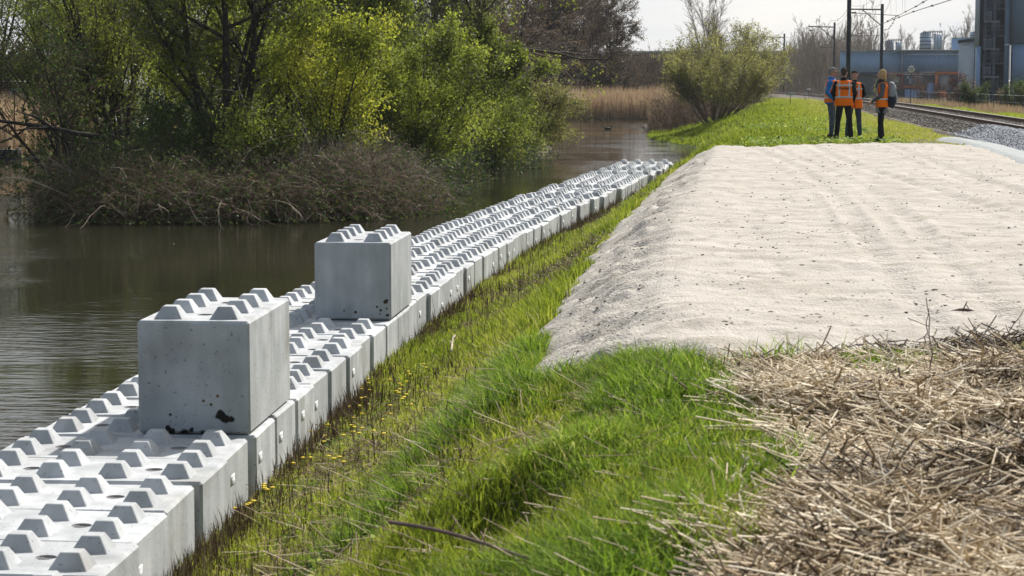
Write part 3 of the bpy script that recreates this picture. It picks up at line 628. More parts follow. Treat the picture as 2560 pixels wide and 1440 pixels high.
def tubes(pts, rad, sides=3):
    n, m, _ = pts.shape; d = np.gradient(pts, axis=1); d = nrm(d); ref = np.where(np.abs(d[...,2:3]) > .8, np.array([1.,0,0]), np.array([0,0,1.]))
    u = nrm(np.cross(d, ref)); v = np.cross(d, u); a = np.arange(sides)*2*np.pi/sides
    V = pts[:,:,None,:] + rad[:,:,None,None]*(np.cos(a)[None,None,:,None]*u[:,:,None,:] + np.sin(a)[None,None,:,None]*v[:,:,None,:])
    base = (np.arange(n)*m*sides)[:,None,None] + (np.arange(m-1)*sides)[None,:,None]; k = np.arange(sides)[None,None,:]; k2 = (k+1) % sides
    Q = np.stack([base+k, base+k2, base+sides+k2, base+sides+k], -1).reshape(-1, 4)
    return V.reshape(-1, 3), Q
def joinVQ(parts):
    V = []; Q = []; n = 0
    for v, q in parts: V.append(v); Q.append(q+n); n += len(v)
    return np.concatenate(V), np.concatenate(Q)
def leaves(rng, P, s, flat=.3):
    n = len(P); a = nrm(rng.normal(0,1,(n,3))); b = nrm(np.cross(a, rng.normal(0,1,(n,3)))); s = np.broadcast_to(s, n)[:,None]*rng.uniform(.6,1.4,(n,1))
    V = np.stack([P-a*s, P+b*s*.55, P+a*s, P-b*s*.55], 1).reshape(-1,3); i = np.arange(n)*4
    return V, np.stack([i,i+1,i+2,i+3], -1)
M_barkD = mat('dark_bark', (.055,.045,.035), rough=.9, var=.4, scale=6)
M_barkA = mat('alder_twigs', (.085,.062,.052), rough=.9, var=.3, scale=4)
M_barkG = mat('grey_bark', (.19,.175,.145), rough=.9, var=.35, scale=6)
M_barkB = mat('brown_twigs', (.17,.115,.08), rough=.9, var=.35, scale=4)
M_barkP = mat('pale_twigs', (.29,.235,.18), rough=.9, var=.3, scale=4)
L_spring = leafmat('spring_leaves', [(.06,.078,.014),(.145,.178,.024),(.26,.31,.038),(.41,.45,.07)], trans=.5)
L_yell = leafmat('yellow_green_leaves', [(.12,.14,.015),(.26,.30,.03),(.42,.45,.045),(.52,.50,.07)], trans=.55)
L_dark = leafmat('ivy_bramble_leaves', [(.022,.04,.012),(.045,.085,.02),(.09,.14,.03),(.15,.13,.045)], trans=.35, rough=.65, spec=.15)
L_bud = leafmat('buds', [(.12,.085,.06),(.18,.13,.08),(.24,.17,.10)], trans=.3)
L_willow = leafmat('willow_leaves', [(.15,.15,.045),(.27,.27,.075),(.42,.41,.12)], trans=.5)
def tree(rng, name, loc, H, label, cat='tree', group=None, stems=3, spread=.35, r0=.09, k=(9,8,7), lf=(.5,.5,.45), ang=(45,45,40), up=.10, bark=None, leaf=None, nleaf=0, lsize=.05, twig=None, tmin=.2, base_r=.15, wig=.12, lean=(0,0), crown_up=.03, twr=1.0, loff=.12, levels=3):
    root = empty(name, loc, 0, label, cat, group)
    a = rng.uniform(0, 6.28, stems); P0 = np.stack([np.cos(a)*base_r*rng.uniform(0,1,stems), np.sin(a)*base_r*rng.uniform(0,1,stems), np.full(stems, -.25)], -1)
    D0 = np.stack([np.cos(a)*spread*rng.uniform(.3,1.2,stems)+lean[0], np.sin(a)*spread*rng.uniform(.3,1.2,stems)+lean[1], np.ones(stems)], -1)
    L0 = H*rng.uniform(.8,1.08,stems); p, r = grow(rng, P0, D0, L0, r0*rng.uniform(.7,1.1,stems), 9, wig*.5, up*.6, .15)
    S = [(p, r, L0)]; q = (p, r, L0)
    for lv in range(levels):
        P1, D1, L1, R1 = spawn(rng, q[0], q[1], q[2], k[lv], tmin if lv == 0 else .15, 1.0, ang[lv], lf[lv], .55, crown_up)
        R1 = np.maximum(R1, (.006 if lv < levels-1 else .0032)*twr); p, r = grow(rng, P1, D1, L1, R1, 5 if lv < 2 else 4, wig, up*.4 if lv else up, .35)
        q = (p, r, L1); S.append(q)
    V, Q = joinVQ([tubes(S[0][0], S[0][1], 7), tubes(S[1][0], S[1][1], 4)]); mk('trunk', V, [Q], bark or M_barkD, root, smooth=True)
    tw = [tubes(s[0], s[1], 3) for s in S[2:]]; V, Q = joinVQ(tw); nV = len(V); mats = [twig or bark or M_barkD]; polys = [Q]; mi = [0]; tint = np.full(nV, .3)
    if nleaf:
        pts = S[-1][0]; n, m, _ = pts.shape; i = rng.integers(0, n, nleaf); j = rng.integers(1, m, nleaf); Pl = pts[i, j] + rng.normal(0, loff, (nleaf,3))
        Vl, Ql = leaves(rng, Pl, lsize); V = np.concatenate([V, Vl]); polys.append(Ql+nV); mats.append(leaf); mi.append(1)
        wl_ = rng.normal(0,.2,nleaf) + .45 + .25*np.sin(Pl[:,0]*1.7+Pl[:,2]*2.1+rng.uniform(0,6)) + .12*np.sin(Pl[:,0]*4.1-Pl[:,2]*3.3)
        tint = np.concatenate([tint, np.repeat(np.clip(wl_, 0, 1), 4)])
    mk('crown', V, polys, None, root, attrs={'tint': tint}, mats=mats, mindex=mi)
    return root
def gp(px, Y): # a ground point under picture column px at distance Y
    X = (px-1280)/F*Y; return (X, Y, float(terr(np.array(X), np.array(Y))))
rt = np.random.default_rng(77)
T = lambda seed: np.random.default_rng(seed)
isl = 'trees and tall shrubs on the wooded islet'
# islet, left to right
tree(T(1), 'bare_shrub', gp(190,50), 4.2, "dark bare shrub leaning over the water at the left end of the islet", 'shrub', isl, stems=5, spread=.7, r0=.06, k=(9,8,7), ang=(40,45,45), lf=(.55,.5,.5), up=.02, bark=M_barkD, twig=M_barkB, leaf=L_dark, nleaf=5000, lsize=.035, lean=(-.42,0))
tree(T(2), 'bare_tree', gp(310,53), 6.5, "dark twiggy tree with several thin trunks and sparse leaves left of the leafy maple", 'tree', isl, stems=6, spread=.35, r0=.09, k=(10,8,7), ang=(45,45,45), lf=(.45,.5,.5), bark=M_barkD, twig=M_barkB, leaf=L_spring, nleaf=16000, lsize=.035, lean=(-.15,0))
tree(T(3), 'maple_tree', gp(560,50), 8.0, "leafy green tree with dark forked trunks in the middle of the islet", 'tree', isl, stems=5, spread=.22, r0=.13, k=(13,8,7), ang=(58,45,45), lf=(.42,.5,.5), bark=M_barkD, leaf=L_spring, nleaf=40000, lsize=.045, tmin=.12, twig=M_barkG)
tree(T(4), 'hawthorn_shrub', gp(800,49), 3.9, "sunlit yellow green shrub at the water side of the islet", 'shrub', isl, stems=8, spread=.45, r0=.045, k=(9,8,6), ang=(40,42,45), lf=(.5,.5,.5), bark=M_barkD, leaf=L_yell, nleaf=20000, lsize=.038, tmin=.08)
tree(T(5), 'leafy_tree', gp(930,62), 8.5, "tall fresh green tree behind the yellow green shrub", 'tree', isl, stems=4, spread=.25, r0=.13, k=(13,9,7), ang=(55,45,45), lf=(.45,.5,.5), bark=M_barkD, leaf=L_spring, nleaf=32000, lsize=.052, twig=M_barkG, tmin=.1)
tree(T(6), 'hazel_shrub', gp(1060,60), 4.0, "broad green shrub right of the yellow green one, over the brown brush", 'shrub', isl, stems=9, spread=.5, r0=.045, k=(9,8,6), ang=(40,42,45), lf=(.5,.5,.5), bark=M_barkD, leaf=L_spring, nleaf=34000, lsize=.046, tmin=.06)
tree(T(7), 'pine_trunk_tree', gp(1180,74), 13.0, "tall tree with a single thick dark trunk and long bare level branches", 'tree', isl, stems=1, spread=.05, r0=.20, k=(34,8,7), ang=(85,50,45), lf=(.34,.42,.45), bark=M_barkD, twig=M_barkB, leaf=L_spring, nleaf=9000, lsize=.05, tmin=.2, up=.0, base_r=.01)
tree(T(8), 'leafy_tree', gp(1215,72), 4.0, "green leafy tree at the right end of the islet below the thick trunk", 'tree', isl, stems=5, spread=.35, r0=.07, k=(11,8,7), ang=(50,45,45), lf=(.48,.5,.5), bark=M_barkD, leaf=L_spring, nleaf=30000, lsize=.052, tmin=.08)
tree(T(9), 'overhanging_shrub', gp(1310,77), 3.0, "shrub with sparse yellow leaves leaning over the channel at the islet tip", 'shrub', isl, stems=8, spread=.7, r0=.05, k=(8,8,6), ang=(42,42,45), lf=(.5,.5,.5), bark=M_barkD, leaf=L_willow, nleaf=9000, lsize=.042, lean=(.25,0), up=.0)
tree(T(10), 'overhanging_shrub', gp(1210,66), 2.4, "low ivy-dark shrub at the waterline right of the brown brush", 'shrub', isl, stems=10, spread=.8, r0=.03, k=(7,7,5), ang=(42,42,45), lf=(.5,.5,.5), bark=M_barkD, leaf=L_spring, nleaf=12000, lsize=.036, lean=(.15,-.2), up=-.02)
tree(T(11), 'leafy_tree', gp(700,60), 8.5, "dense green tree behind the forked maple and the yellow green shrub", 'tree', isl, stems=4, spread=.3, r0=.12, k=(12,8,7), ang=(55,45,45), lf=(.45,.5,.5), bark=M_barkD, leaf=L_spring, nleaf=32000, lsize=.052, twig=M_barkG, tmin=.1)
tree(T(12), 'bare_tree', gp(165,66), 6.0, "grey green twiggy tree at the left edge behind the leaning shrub", 'tree', isl, stems=5, spread=.4, r0=.09, k=(11,9,7), ang=(48,45,45), lf=(.5,.5,.5), bark=M_barkD, twig=M_barkG, leaf=L_spring, nleaf=22000, lsize=.045)
tree(T(13), 'bare_tree', gp(400,66), 8.5, "bare dark tree behind the twiggy trunks left of the maple", 'tree', isl, stems=3, spread=.3, r0=.12, k=(13,9,8), ang=(50,45,45), lf=(.5,.5,.5), bark=M_barkD, twig=M_barkB, leaf=L_spring, nleaf=20000, lsize=.045)
tree(T(14), 'hawthorn_shrub', gp(650,46.5), 1.8, "low green shrub in front of the forked maple's right side", 'shrub', isl, stems=8, spread=.6, r0=.03, k=(8,8,6), ang=(42,42,45), lf=(.5,.5,.5), bark=M_barkD, leaf=L_spring, nleaf=6000, lsize=.034, tmin=.1)
tree(T(15), 'hawthorn_shrub', gp(455,47.5), 1.9, "low sparse shrub in front of the forked maple's left side", 'shrub', isl, stems=8, spread=.6, r0=.03, k=(8,8,6), ang=(42,42,45), lf=(.5,.5,.5), bark=M_barkD, twig=M_barkB, leaf=L_dark, nleaf=8000, lsize=.034, tmin=.1)
tree(T(16), 'leafy_tree', gp(1010,54), 3.6, "rounded green shrub above the dry brown mound", 'shrub', isl, stems=8, spread=.5, r0=.04, k=(9,8,6), ang=(42,42,45), lf=(.5,.5,.5), bark=M_barkD, leaf=L_spring, nleaf=26000, lsize=.04, tmin=.08)
# brambles and brush: nobody could count the stems
def brush(rng, name, label, pts, n, H, spread, m, leaf, nleaf, lsize, droop=.18, r=.008, sides=3, ly=(-1,1), kind='stuff'):
    i = rng.integers(0, len(pts)-1, n); t = rng.uniform(0,1,(n,1)); B = np.array(pts)[i]*(1-t) + np.array(pts)[i+1]*t; B = B + rng.normal(0, spread, (n,2))
    P0 = np.stack([B[:,0], B[:,1], terr(B[:,0], B[:,1])-.03], -1); P0[:,2] = np.maximum(P0[:,2], WZ-.05)
    a = rng.uniform(0,6.28,n); D0 = np.stack([np.cos(a)*.8, np.sin(a)*.8-.2, rng.uniform(.5,1.6,n)], -1); L0 = H*rng.uniform(.5,1.5,n)
    p, r_ = grow(rng, P0, D0, L0, np.full(n, r)*rng.uniform(.6,1.5,n), 7, .16, -droop, .3)
    P1, D1, L1, R1 = spawn(rng, p, r_, L0, 4, .2, 1, 45, .4); p1, r1 = grow(rng, P1, D1, L1, np.maximum(R1,.0035), 4, .18, -.03, .4)
    V, Q = joinVQ([tubes(p, r_, 3), tubes(p1, r1, 3)]); nV = len(V); V[:,2] = np.maximum(V[:,2], WZ+.01)
    il = rng.integers(0, len(p1), nleaf); jl = rng.integers(0, 5, nleaf); Pl = p1[il,jl] + rng.normal(0,.07,(nleaf,3)); Pl[:,2] = np.maximum(Pl[:,2], WZ+.06)
    Vl, Ql = leaves(rng, Pl, lsize)
    return tag(mk(name, np.concatenate([V,Vl]), [Q, Ql+nV], None, None, attrs={'tint': np.concatenate([rng.random(nV), np.repeat(rng.random(nleaf),4)])}, mats=[m, leaf], mindex=[0,1]), label, 'brush', kind=kind)
bank = [(-9.2,44.6),(-8.3,43.9),(-6,43.8),(-3.8,44.8),(-2.6,46.8)]
brush(T(20), 'bramble_thicket', "dark tangle of brambles along the near waterline of the islet", bank, 3000, 1.15, .38, M_barkB, L_dark, 26000, .035)
brush(T(21), 'bramble_thicket', "brown bramble brush on the islet slope under the trees", [(-9.3,46.5),(-7,46.3),(-3.5,47.3),(-2.8,49)], 2400, 1.25, .6, M_barkD, L_dark, 26000, .04)
brush(T(22), 'dry_brush', "rounded mound of dry brown twigs at the right corner of the islet bank", [(-4.4,45.6),(-3.4,46.7),(-3.0,48.2)], 3000, 1.1, .3, M_barkP, L_bud, 9000, .025, droop=.12, r=.006)
brush(T(23), 'bramble_thicket', "dark brambles along the islet bank beyond the dry brush", [(-3.0,51),(-3.0,55),(-2.3,59),(-1.0,66),(.4,74)], 1500, .95, .35, M_barkD, L_dark, 30000, .042)
brush(T(24), 'undergrowth', "dark undergrowth filling the middle of the islet", [(-10.3,51),(-8,51),(-5,52),(-4.5,56),(-3.2,64),(-1.8,74),(-.8,84)], 2400, 1.4, .8, M_barkD, L_dark, 42000, .055)
brush(T(26), 'undergrowth', "dark shrubs at the back of the islet", [(-12.6,66),(-9,66),(-5,70),(-3.5,84)], 2000, 2.2, 1.4, M_barkD, L_dark, 36000, .07)
brush(T(25), 'bare_branches', "pale bare branches hanging over the islet waterline", bank, 150, 1.9, .4, M_barkP, L_bud, 50, .02, droop=.24, r=.012)
X = T(301).uniform(-30, 4, 2400); Y = T(302).uniform(14, 100, 2400); ok = (terr(X, Y) < WZ-.1)*(X < XB(Y)-1.7)*(T(303).uniform(0,1,2400) < np.exp(-np.abs(sdpoly(X, Y, ISL))/.8)*.9+.04); X = X[ok]; Y = Y[ok]
P = np.stack([X, Y, np.full(len(X), WZ+.006)], -1); Vq, Qq = leaves(T(304), P, .02+.0004*Y); Vq[:,2] = WZ+.004+np.abs(Vq[:,2]-WZ)*.15
tag(mk('floating_debris', Vq, [Qq], M_reed, attrs={'tint': np.repeat(T(305).random(len(X)),4)}), "small pale leaves and bits floating on the water near the islet", 'debris', kind='stuff')
# the long low limb at the left
p, r = grow(T(30), np.array([[-9.6,49.0,.2]]), np.array([[-1,-.2,.25]]), np.array([4.6]), np.array([.06]), 10, .07, -.06, .35)
P1, D1, L1, R1 = spawn(T(31), p, r, np.array([4.6]), 14, .2, 1, 40, .35); p1, r1 = grow(T(32), P1, D1, L1, np.maximum(R1,.008), 6, .15, -.02, .3)
V, Q = joinVQ([tubes(p, r, 7), tubes(p1, r1, 4)]); tag(mk('fallen_limb', V, [Q], M_barkD, smooth=True), "long dark limb reaching out low over the water at the left edge", 'limb')
# wall of trees behind the islet, left
bg = [(-40,92,9,'twiggy grey tree at the far left behind the reeds'),(150,100,12,'bare tree behind the left part of the islet'),(330,96,12,'bare tree behind the twiggy trunks'),(520,104,13,'bare tree behind the forked maple'),(700,98,13,'bare tree behind the dense green tree'),(880,106,13,'bare tree behind the yellow green shrub'),(1010,100,12,'bare tree just left of the thick trunk'),(1120,104,13,'bare tree behind the thick trunk'),(1270,112,13,'brown bare tree right of the thick trunk')]
for i, (px, Y, H, lab) in enumerate(bg):
    tree(T(40+i), 'bare_tree', gp(px, Y), H, lab, 'tree', 'bare trees behind the islet', stems=5, spread=.35, r0=.13, k=(13,9,8), ang=(50,48,45), lf=(.5,.5,.5), bark=M_barkD, twig=M_barkB if i % 2 else M_barkG, leaf=L_bud if i > 6 else L_spring, nleaf=12000 if i > 6 else 22000, lsize=.06, tmin=.08, twr=1.6)
# tall dark alders with the sky between
al = [(1350,163,11,'leftmost dark bare alder with sky showing through'),(1402,168,10.5,'thin bare alder between two dark ones against the sky'),(1478,162,11.5,'dark conical bare tree with dense fine branches, left of the willow'),(1542,166,10,'dark bare tree at the edge of the open sky'),(1440,176,11.5,'dark tree filling the gap behind the conical one'),(1300,160,11,'dark bare tree behind the right end of the islet')]
for i, (px, Y, H, lab) in enumerate(al):
    cone = i >= 2
    tree(T(60+i), 'alder_tree', gp(px, Y), H, lab, 'tree', 'tall dark bare trees by the reeds', stems=1 if cone else 2, spread=.12, r0=.17, k=(66 if cone else 50,13,10), ang=(70 if cone else 55,45,45), lf=(.42 if cone else .42,.45,.5), bark=M_barkD, twig=M_barkA, leaf=L_bud, nleaf=16000, lsize=.06, tmin=.08, twr=3.6, base_r=.3, up=.03)
# willow bushes on the right bank
tree(T(70), 'willow_bush', (9.65,101,float(terr(np.array(9.65),np.array(101.)))), 3.7, "big round willow bush with pale green buds leaning over the bank", 'bush', 'willow bushes on the dike slope', stems=26, spread=1.15, r0=.055, k=(10,9,6), ang=(32,36,40), lf=(.5,.5,.45), bark=M_barkB, twig=M_barkP, leaf=L_willow, nleaf=26000, lsize=.042, up=.05, base_r=.35, tmin=.38, twr=1.5, lean=(.0,0))
tree(T(71), 'willow_bush', (12.6,122,float(terr(np.array(12.6),np.array(122.)))), 4.8, "second willow bush, behind and right of the big round one", 'bush', 'willow bushes on the dike slope', stems=24, spread=1.2, r0=.05, k=(10,9,6), ang=(30,32,38), lf=(.5,.5,.45), bark=M_barkB, twig=M_barkP, leaf=L_willow, nleaf=22000, lsize=.05, up=.06, base_r=.6, tmin=.15, twr=1.5)
tree(T(72), 'willow_bush', (14.6,138,float(terr(np.array(14.6),np.array(138.)))), 3.6, "low dark willow bush at the right end of the bushes by the rails", 'bush', 'willow bushes on the dike slope', stems=12, spread=.7, r0=.05, k=(8,8,6), ang=(32,32,38), lf=(.5,.5,.45), bark=M_barkD, twig=M_barkB, leaf=L_willow, nleaf=12000, lsize=.05, up=.04, base_r=.9, tmin=.1, twr=1.5)
brush(T(73), 'bare_thicket', "bare brown brush under the willow bushes", [(8.6,108),(10.5,118),(13.2,132),(15.2,142)], 1500, 2.0, .9, M_barkB, L_bud, 3000, .04, droop=.05, r=.014)
# tall pale poplar behind the willow
tree(T(74), 'poplar_tree', gp(1782,235), 11.0, "tall pale bare poplar rising behind the willow bush", 'tree', None, stems=6, spread=.14, r0=.11, k=(14,10,8), ang=(25,28,32), lf=(.42,.45,.45), bark=M_barkP, twig=M_barkP, up=.05, tmin=.15, twr=2.2)
# reeds
def reed(rng, name, n, x0, x1, y0, y1, h, f=None):
    f = f or (lambda X, Y: np.ones_like(X)); X, Y = sample(rng, n, f, x0, x1, y0, y1)
    return tag(blade_obj(name, rng, gz(X, Y), h*rng.uniform(.6,1.15,n)*(.8+.3*clump(X*.6, Y*.6, .7, 5)), .03*rng.uniform(.6,1.4,n), M_reed, .16, np.clip(rng.normal(.45,.25,n)+.3*wob(X,Y,.5),0,1)), "belt of tall dry reeds along the far shore", 'reeds', kind='stuff')
reed(T(80), 'reed_belt', 42000, lambda Y: -8+0*Y, lambda Y: XS(Y)+1.2, 143, 158, 2.0, lambda X, Y: terr(X, Y) > -1.45)
reed(T(82), 'reed_fringe', 9000, lambda Y: XS(Y)-.4, lambda Y: XS(Y)+1.6, 118, 150, 1.7)
reed(T(81), 'reed_bed', 20000, lambda Y: -26+0*Y, lambda Y: -17.3+0*Y, 77, 90, 1.6, lambda X, Y: terr(X, Y) > -1.35)
# ------------------------------------------------------------------ railway
M_rail = mat('rusty_rail', (.11,.055,.032), rough=.75, var=.3, scale=8)
M_railtop = mat('worn_rail_head', (.34,.32,.31), rough=.32, var=.1, metal=.8)
M_sleeper = mat('sleeper', (.13,.105,.085), rough=.95, var=.35, scale=7)
M_ballast = mat('ballast_bed', (.15,.125,.10), rough=.95, col2=(.07,.06,.05), scale=14, detail=8, bump=.04, bscale=18)
M_stoneD = leafmat('ballast_stones', [(.05,.045,.038),(.11,.095,.08),(.17,.15,.13),(.24,.22,.20)], trans=0, rough=.9)
M_stoneG = leafmat('fresh_stones', [(.09,.10,.115),(.17,.185,.205),(.27,.285,.31),(.38,.40,.43)], trans=0, rough=.85)
yt = np.concatenate([np.arange(24, 200, 2.), np.arange(200, 480, 4.)])
ctr = np.stack([XT(yt), yt, ZT(yt)], -1); tg = nrm(np.gradient(ctr, axis=0)); nm = np.stack([tg[:,1], -tg[:,0], np.zeros(len(tg))], -1); nm = nrm(nm)
# ctr follows the nearer rail; the other rail lies 1.5 m to the right
def sweep(prof, off, name, m, parent=None, smooth=False, closed=True):
    V = np.stack([ctr + nm*(off+px_) + np.array([0,0,pz]) for px_, pz in prof], 1).reshape(-1,3); k = len(prof); n = len(ctr)
    i = (np.arange(n-1)*k)[:,None]; j = np.arange(k if closed else k-1)[None,:]; j2 = (j+1) % k
    return mk(name, V, [np.stack([i+j, i+j2, i+k+j2, i+k+j], -1).reshape(-1,4)], m, parent, smooth=smooth)
track = empty('railway_track', (0,0,0), 0, "rusty railway track curving away beyond the dike and the four people", 'railway track')
for off in (0, 1.5):
    rl = sweep([(-.075,-.17),(-.075,-.15),(-.012,-.125),(-.012,-.045),(-.036,-.035),(-.036,-.006),(.036,-.006),(.036,-.035),(.012,-.045),(.012,-.125),(.075,-.15),(.075,-.17)], off, 'rail', M_rail, track)
    sweep([(-.034,-.005),(-.028,.0),(.028,0),(.034,-.005)], off, 'rail_head', M_railtop, rl, closed=False)
g = G(); d = 0; last = ctr[0]; cnt = 0
def sleeper(g, c, t, n_):
    a = c + n_*(-.55); b_ = c + n_*2.05; g.bar(a + np.array([0,0,-.25]), b_ + np.array([0,0,-.25]), .24, .15)
yy = 45.0; rest = G()
while yy < 300:
    c = np.array([XT(yy), yy, ZT(yy)]); sl_ = float(XT(yy+.5)-XT(yy-.5)); t_ = nrm(np.array([sl_, 1., 0])); n_ = np.array([t_[1], -t_[0], 0])
    if 55 <= yy and cnt < 100:
        g = G(); sleeper(g, c, t_, n_); g.build('sleeper', M_sleeper, track); cnt += 1
    else: sleeper(rest, c, t_, n_)
    yy += .6
tag(rest.build('sleepers', M_sleeper, track), kind='stuff')
def ballz(X, Y):
    r = X - XT(Y) - .75; e = 1.30 - np.abs(r)
    z = ZT(Y) - .17 + .02*wob(X*2, Y*2, 3); base = terr(X, Y) - .05
    return np.where(e > 0, np.minimum(z, z), np.maximum(base, z + e*.40)) 
bX = np.linspace(-4.4, 4.4, 46); V = []
for y_ in yt: xx = XT(y_)+.75+bX; V.append(np.stack([xx, np.full(46, y_), ballz(xx, np.full(46, y_))], -1))
V = np.concatenate(V); n = len(yt); i = (np.arange(n-1)*46)[:,None] + np.arange(45)[None,:]; i = i.ravel()
tag(mk('ballast_bed', V, [np.stack([i, i+1, i+47, i+46], -1)], M_ballast, smooth=True), kind='structure')
def stones(name, rng, n, f, x0, x1, y0, y1, s, m, label, zf=ballz):
    X, Y = sample(rng, n, f, x0, x1, y0, y1); P = np.stack([X, Y, zf(X, Y)+s*.2], -1)
    o = np.array([(1,0,0),(-1,0,0),(0,1,0),(0,-1,0),(0,0,1),(0,0,-1)], float); V = o[None]*rng.uniform(.6,1.3,(n,6,1))*s*rng.uniform(.6,1.4,(n,1,1)); V = V + rng.normal(0,.2*s,(n,6,3))
    a = rng.uniform(0,6.28,n); c_, s_ = np.cos(a), np.sin(a); V = np.stack([V[...,0]*c_[:,None]-V[...,1]*s_[:,None], V[...,0]*s_[:,None]+V[...,1]*c_[:,None], V[...,2]*.8], -1) + P[:,None]
    F_ = np.array([(0,2,4),(2,1,4),(1,3,4),(3,0,4),(2,0,5),(1,2,5),(3,1,5),(0,3,5)]); T_ = (np.arange(n)*6)[:,None,None] + F_[None]
    return tag(mk(name, V.reshape(-1,3), [T_.reshape(-1,3)], m, attrs={'tint': np.repeat(rng.random(n), 6)}), label, 'stones', kind='stuff')
on = lambda X, Y: np.ones_like(X)
stones('ballast_stones', T(90), 42000, on, lambda Y: XT(Y)-1.6, lambda Y: XT(Y)+3.2, 44, 150, .036, M_stoneD, "dark weathered ballast stones along the railway")
stones('fresh_ballast', T(91), 15000, lambda X, Y: np.clip((66-Y)/6+.4*wob(X,Y,2), 0, 1), lambda Y: XT(Y)-1.5, lambda Y: XT(Y)-.12, 42, 72, .042, M_stoneG, "fresh blue grey ballast stones heaped at the right by the path", lambda X, Y: ballz(X, Y)+.05)
stones('gravel_fringe', T(92), 9000, lambda X, Y: np.clip(1-np.abs(X-XT(Y)+1.9)/.6, 0, 1), lambda Y: XT(Y)-2.5, lambda Y: XT(Y)-1.3, 44, 110, .022, M_stoneD, "small pale gravel spilled along the foot of the ballast", lambda X, Y: np.maximum(ballz(X, Y), terr(X, Y)))

# ------------------------------------------------------------------ masts, wires, signs
M_steel = mat('dark_galvanised', (.035,.042,.048), rough=.6, var=.25, scale=3, metal=.2)
M_wire = mat('wire', (.05,.05,.05), rough=.6)
M_ins = mat('insulator', (.10,.06,.05), rough=.4)
M_pole = mat('black_pole', (.04,.04,.042), rough=.6)
def W(px, py, Y): return at(px, py, Y=Y)
def hbeam(g, x, y, z0, z1, w):
    g.box(x-w/2, x+w/2, y-w/2, y-w/2+.02, z0, z1); g.box(x-w/2, x+w/2, y+w/2-.02, y+w/2, z0, z1); g.box(x-.01, x+.01, y-w/2+.021, y+w/2-.021, z0, z1)
def mast(px, top, Y, w, label, arm=None, brace=None, tube=None, low=None, name='catenary_mast'):
    x = W(px, 200, Y)[0]; zb = float(terr(np.array(x), np.array(float(Y))))-.3; zt = W(px, top, Y)[2] if top is not None else 8.6
    t = empty(name, (x, Y, zb), 0, label, 'catenary mast', 'overhead line masts along the railway')
    def B(name, segs, w_, m=M_steel):
        g = G()
        for a, b_ in segs: g.bar(np.array(a)-[x,Y,zb], np.array(b_)-[x,Y,zb], w_)
        return g.build(name, m, t)
    g = G(); hbeam(g, 0, 0, 0, zt-zb, w); g.build('pole', M_steel, t)
    g = G(); g.box(-.3,.3,-.3,.3,.1,.45); g.build('footing', M_sleeper, t)
    if arm: B('cantilever', [(W(*arm[0], Y), W(*arm[1], Y))], .12)
    if brace: B('brace', [(W(*brace[0], Y), W(*brace[1], Y))], .08)
    if tube:
        B('registration_tube', [(W(*tube[0], Y-.3), W(*tube[1], Y-.3))], .05)
        i = np.array(W(*tube[0], Y-.3)); g = G(); g.loft([i-[x,Y,zb]+np.array([k*.12,0,0]) for k in range(5)], [.03,.09,.06,.09,.03], 8); g.build('insulator', M_ins, t)
    if low: B('tie_rod', [(W(*low[0], Y), W(*low[1], Y))], .035)
    return t
m1 = mast(2120, None, 125, .22, "tallest nearest black line mast rising behind the group and out of the picture")
m2 = mast(2202.5, 10, 190, .25, "line mast with a diagonal brace just behind the woman", ((2126,23),(2208,24)), ((2157,25),(2201,62)), ((2128,32),(2248,39)), ((2124,90),(2200,89)))
m3 = mast(2084.5, 56, 257, .22, "line mast behind the man in the blue jacket, arm reaching left", ((2021,66),(2088,68)), ((2050,68),(2083,96)), ((2023,76),(2052,73)), ((2050,118),(2082,118)))
m4 = mast(1959.5, 84, 325, .24, "line mast beside the right end of the willow bushes", ((1912,92),(1961,94)), ((1930,94),(1958,112)), ((1913,98),(1940,96)))
m5 = mast(1693, 117, 440, .3, "most distant line mast, small above the left part of the willow bush", ((1657,122),(1696,122)), ((1672,123),(1692,136)))
def wire(name, pts, r, label, sag=0, clips=False, grp='overhead wires of the railway'):
    P = [np.array(W(*p)) for p in pts]; out = []
    for a, b_ in zip(P[:-1], P[1:]):
        for k in range(8): t = k/8; q = a*(1-t)+b_*t; q[2] -= sag*4*t*(1-t); out.append(q)
    out.append(P[-1]); g = G(); g.loft(out, [r]*len(out), 5, frame=(0,0,1.))
    o = g.build(name, M_wire)
    tag(o, label, 'overhead wire', grp)
    if clips:
        g = G()
        for q in out[::4]: g.ell(q, (r*4, r*4, r*2.6), n=6, m=4)
        g.build('clamp', M_wire, o)
    return o
wire('overhead_wire', [(2395,-6,80),(2284,29,110),(2219,54,140),(2148,83,180),(2083,107,230),(2000,128,300)], .018, "thick lower overhead wire with clamps running down past both near masts", clips=True)
wire('overhead_wire', [(2330,-8,90),(2290,16,110),(2245,39,150),(2219,52,165)], .018, "upper overhead wire meeting the registration tube from the top edge", clips=True)
wire('overhead_wire', [(2180,-8,150),(2163,12,170),(2147,14,180),(2128,12,190)], .012, "short sagging wire to the tip of the braced mast arm", sag=.1)
wire('overhead_wire', [(2205,-4,175),(2190,14,190),(2172,30,215),(2118,34,235),(2088,62,257)], .014, "wire from the braced mast down to the next mast left of the near mast", sag=.3)
wire('overhead_wire', [(2119,22,235),(2078,50,250),(2052,62,257),(2023,61,262),(1990,80,300),(1962,90,325)], .018, "wire dipping left from the near mast to the third mast arm", sag=.5)
wire('overhead_wire', [(2240,41,188),(2232,58,188),(2222,72,189),(2205,77,190)], .02, "dangling jumper loop of beads beside the braced mast", clips=True)
wire('overhead_wire', [(2226,-6,150),(2222,12,160),(2212,31,188)], .012, "thin stay wire right of the braced mast")
g0 = 0
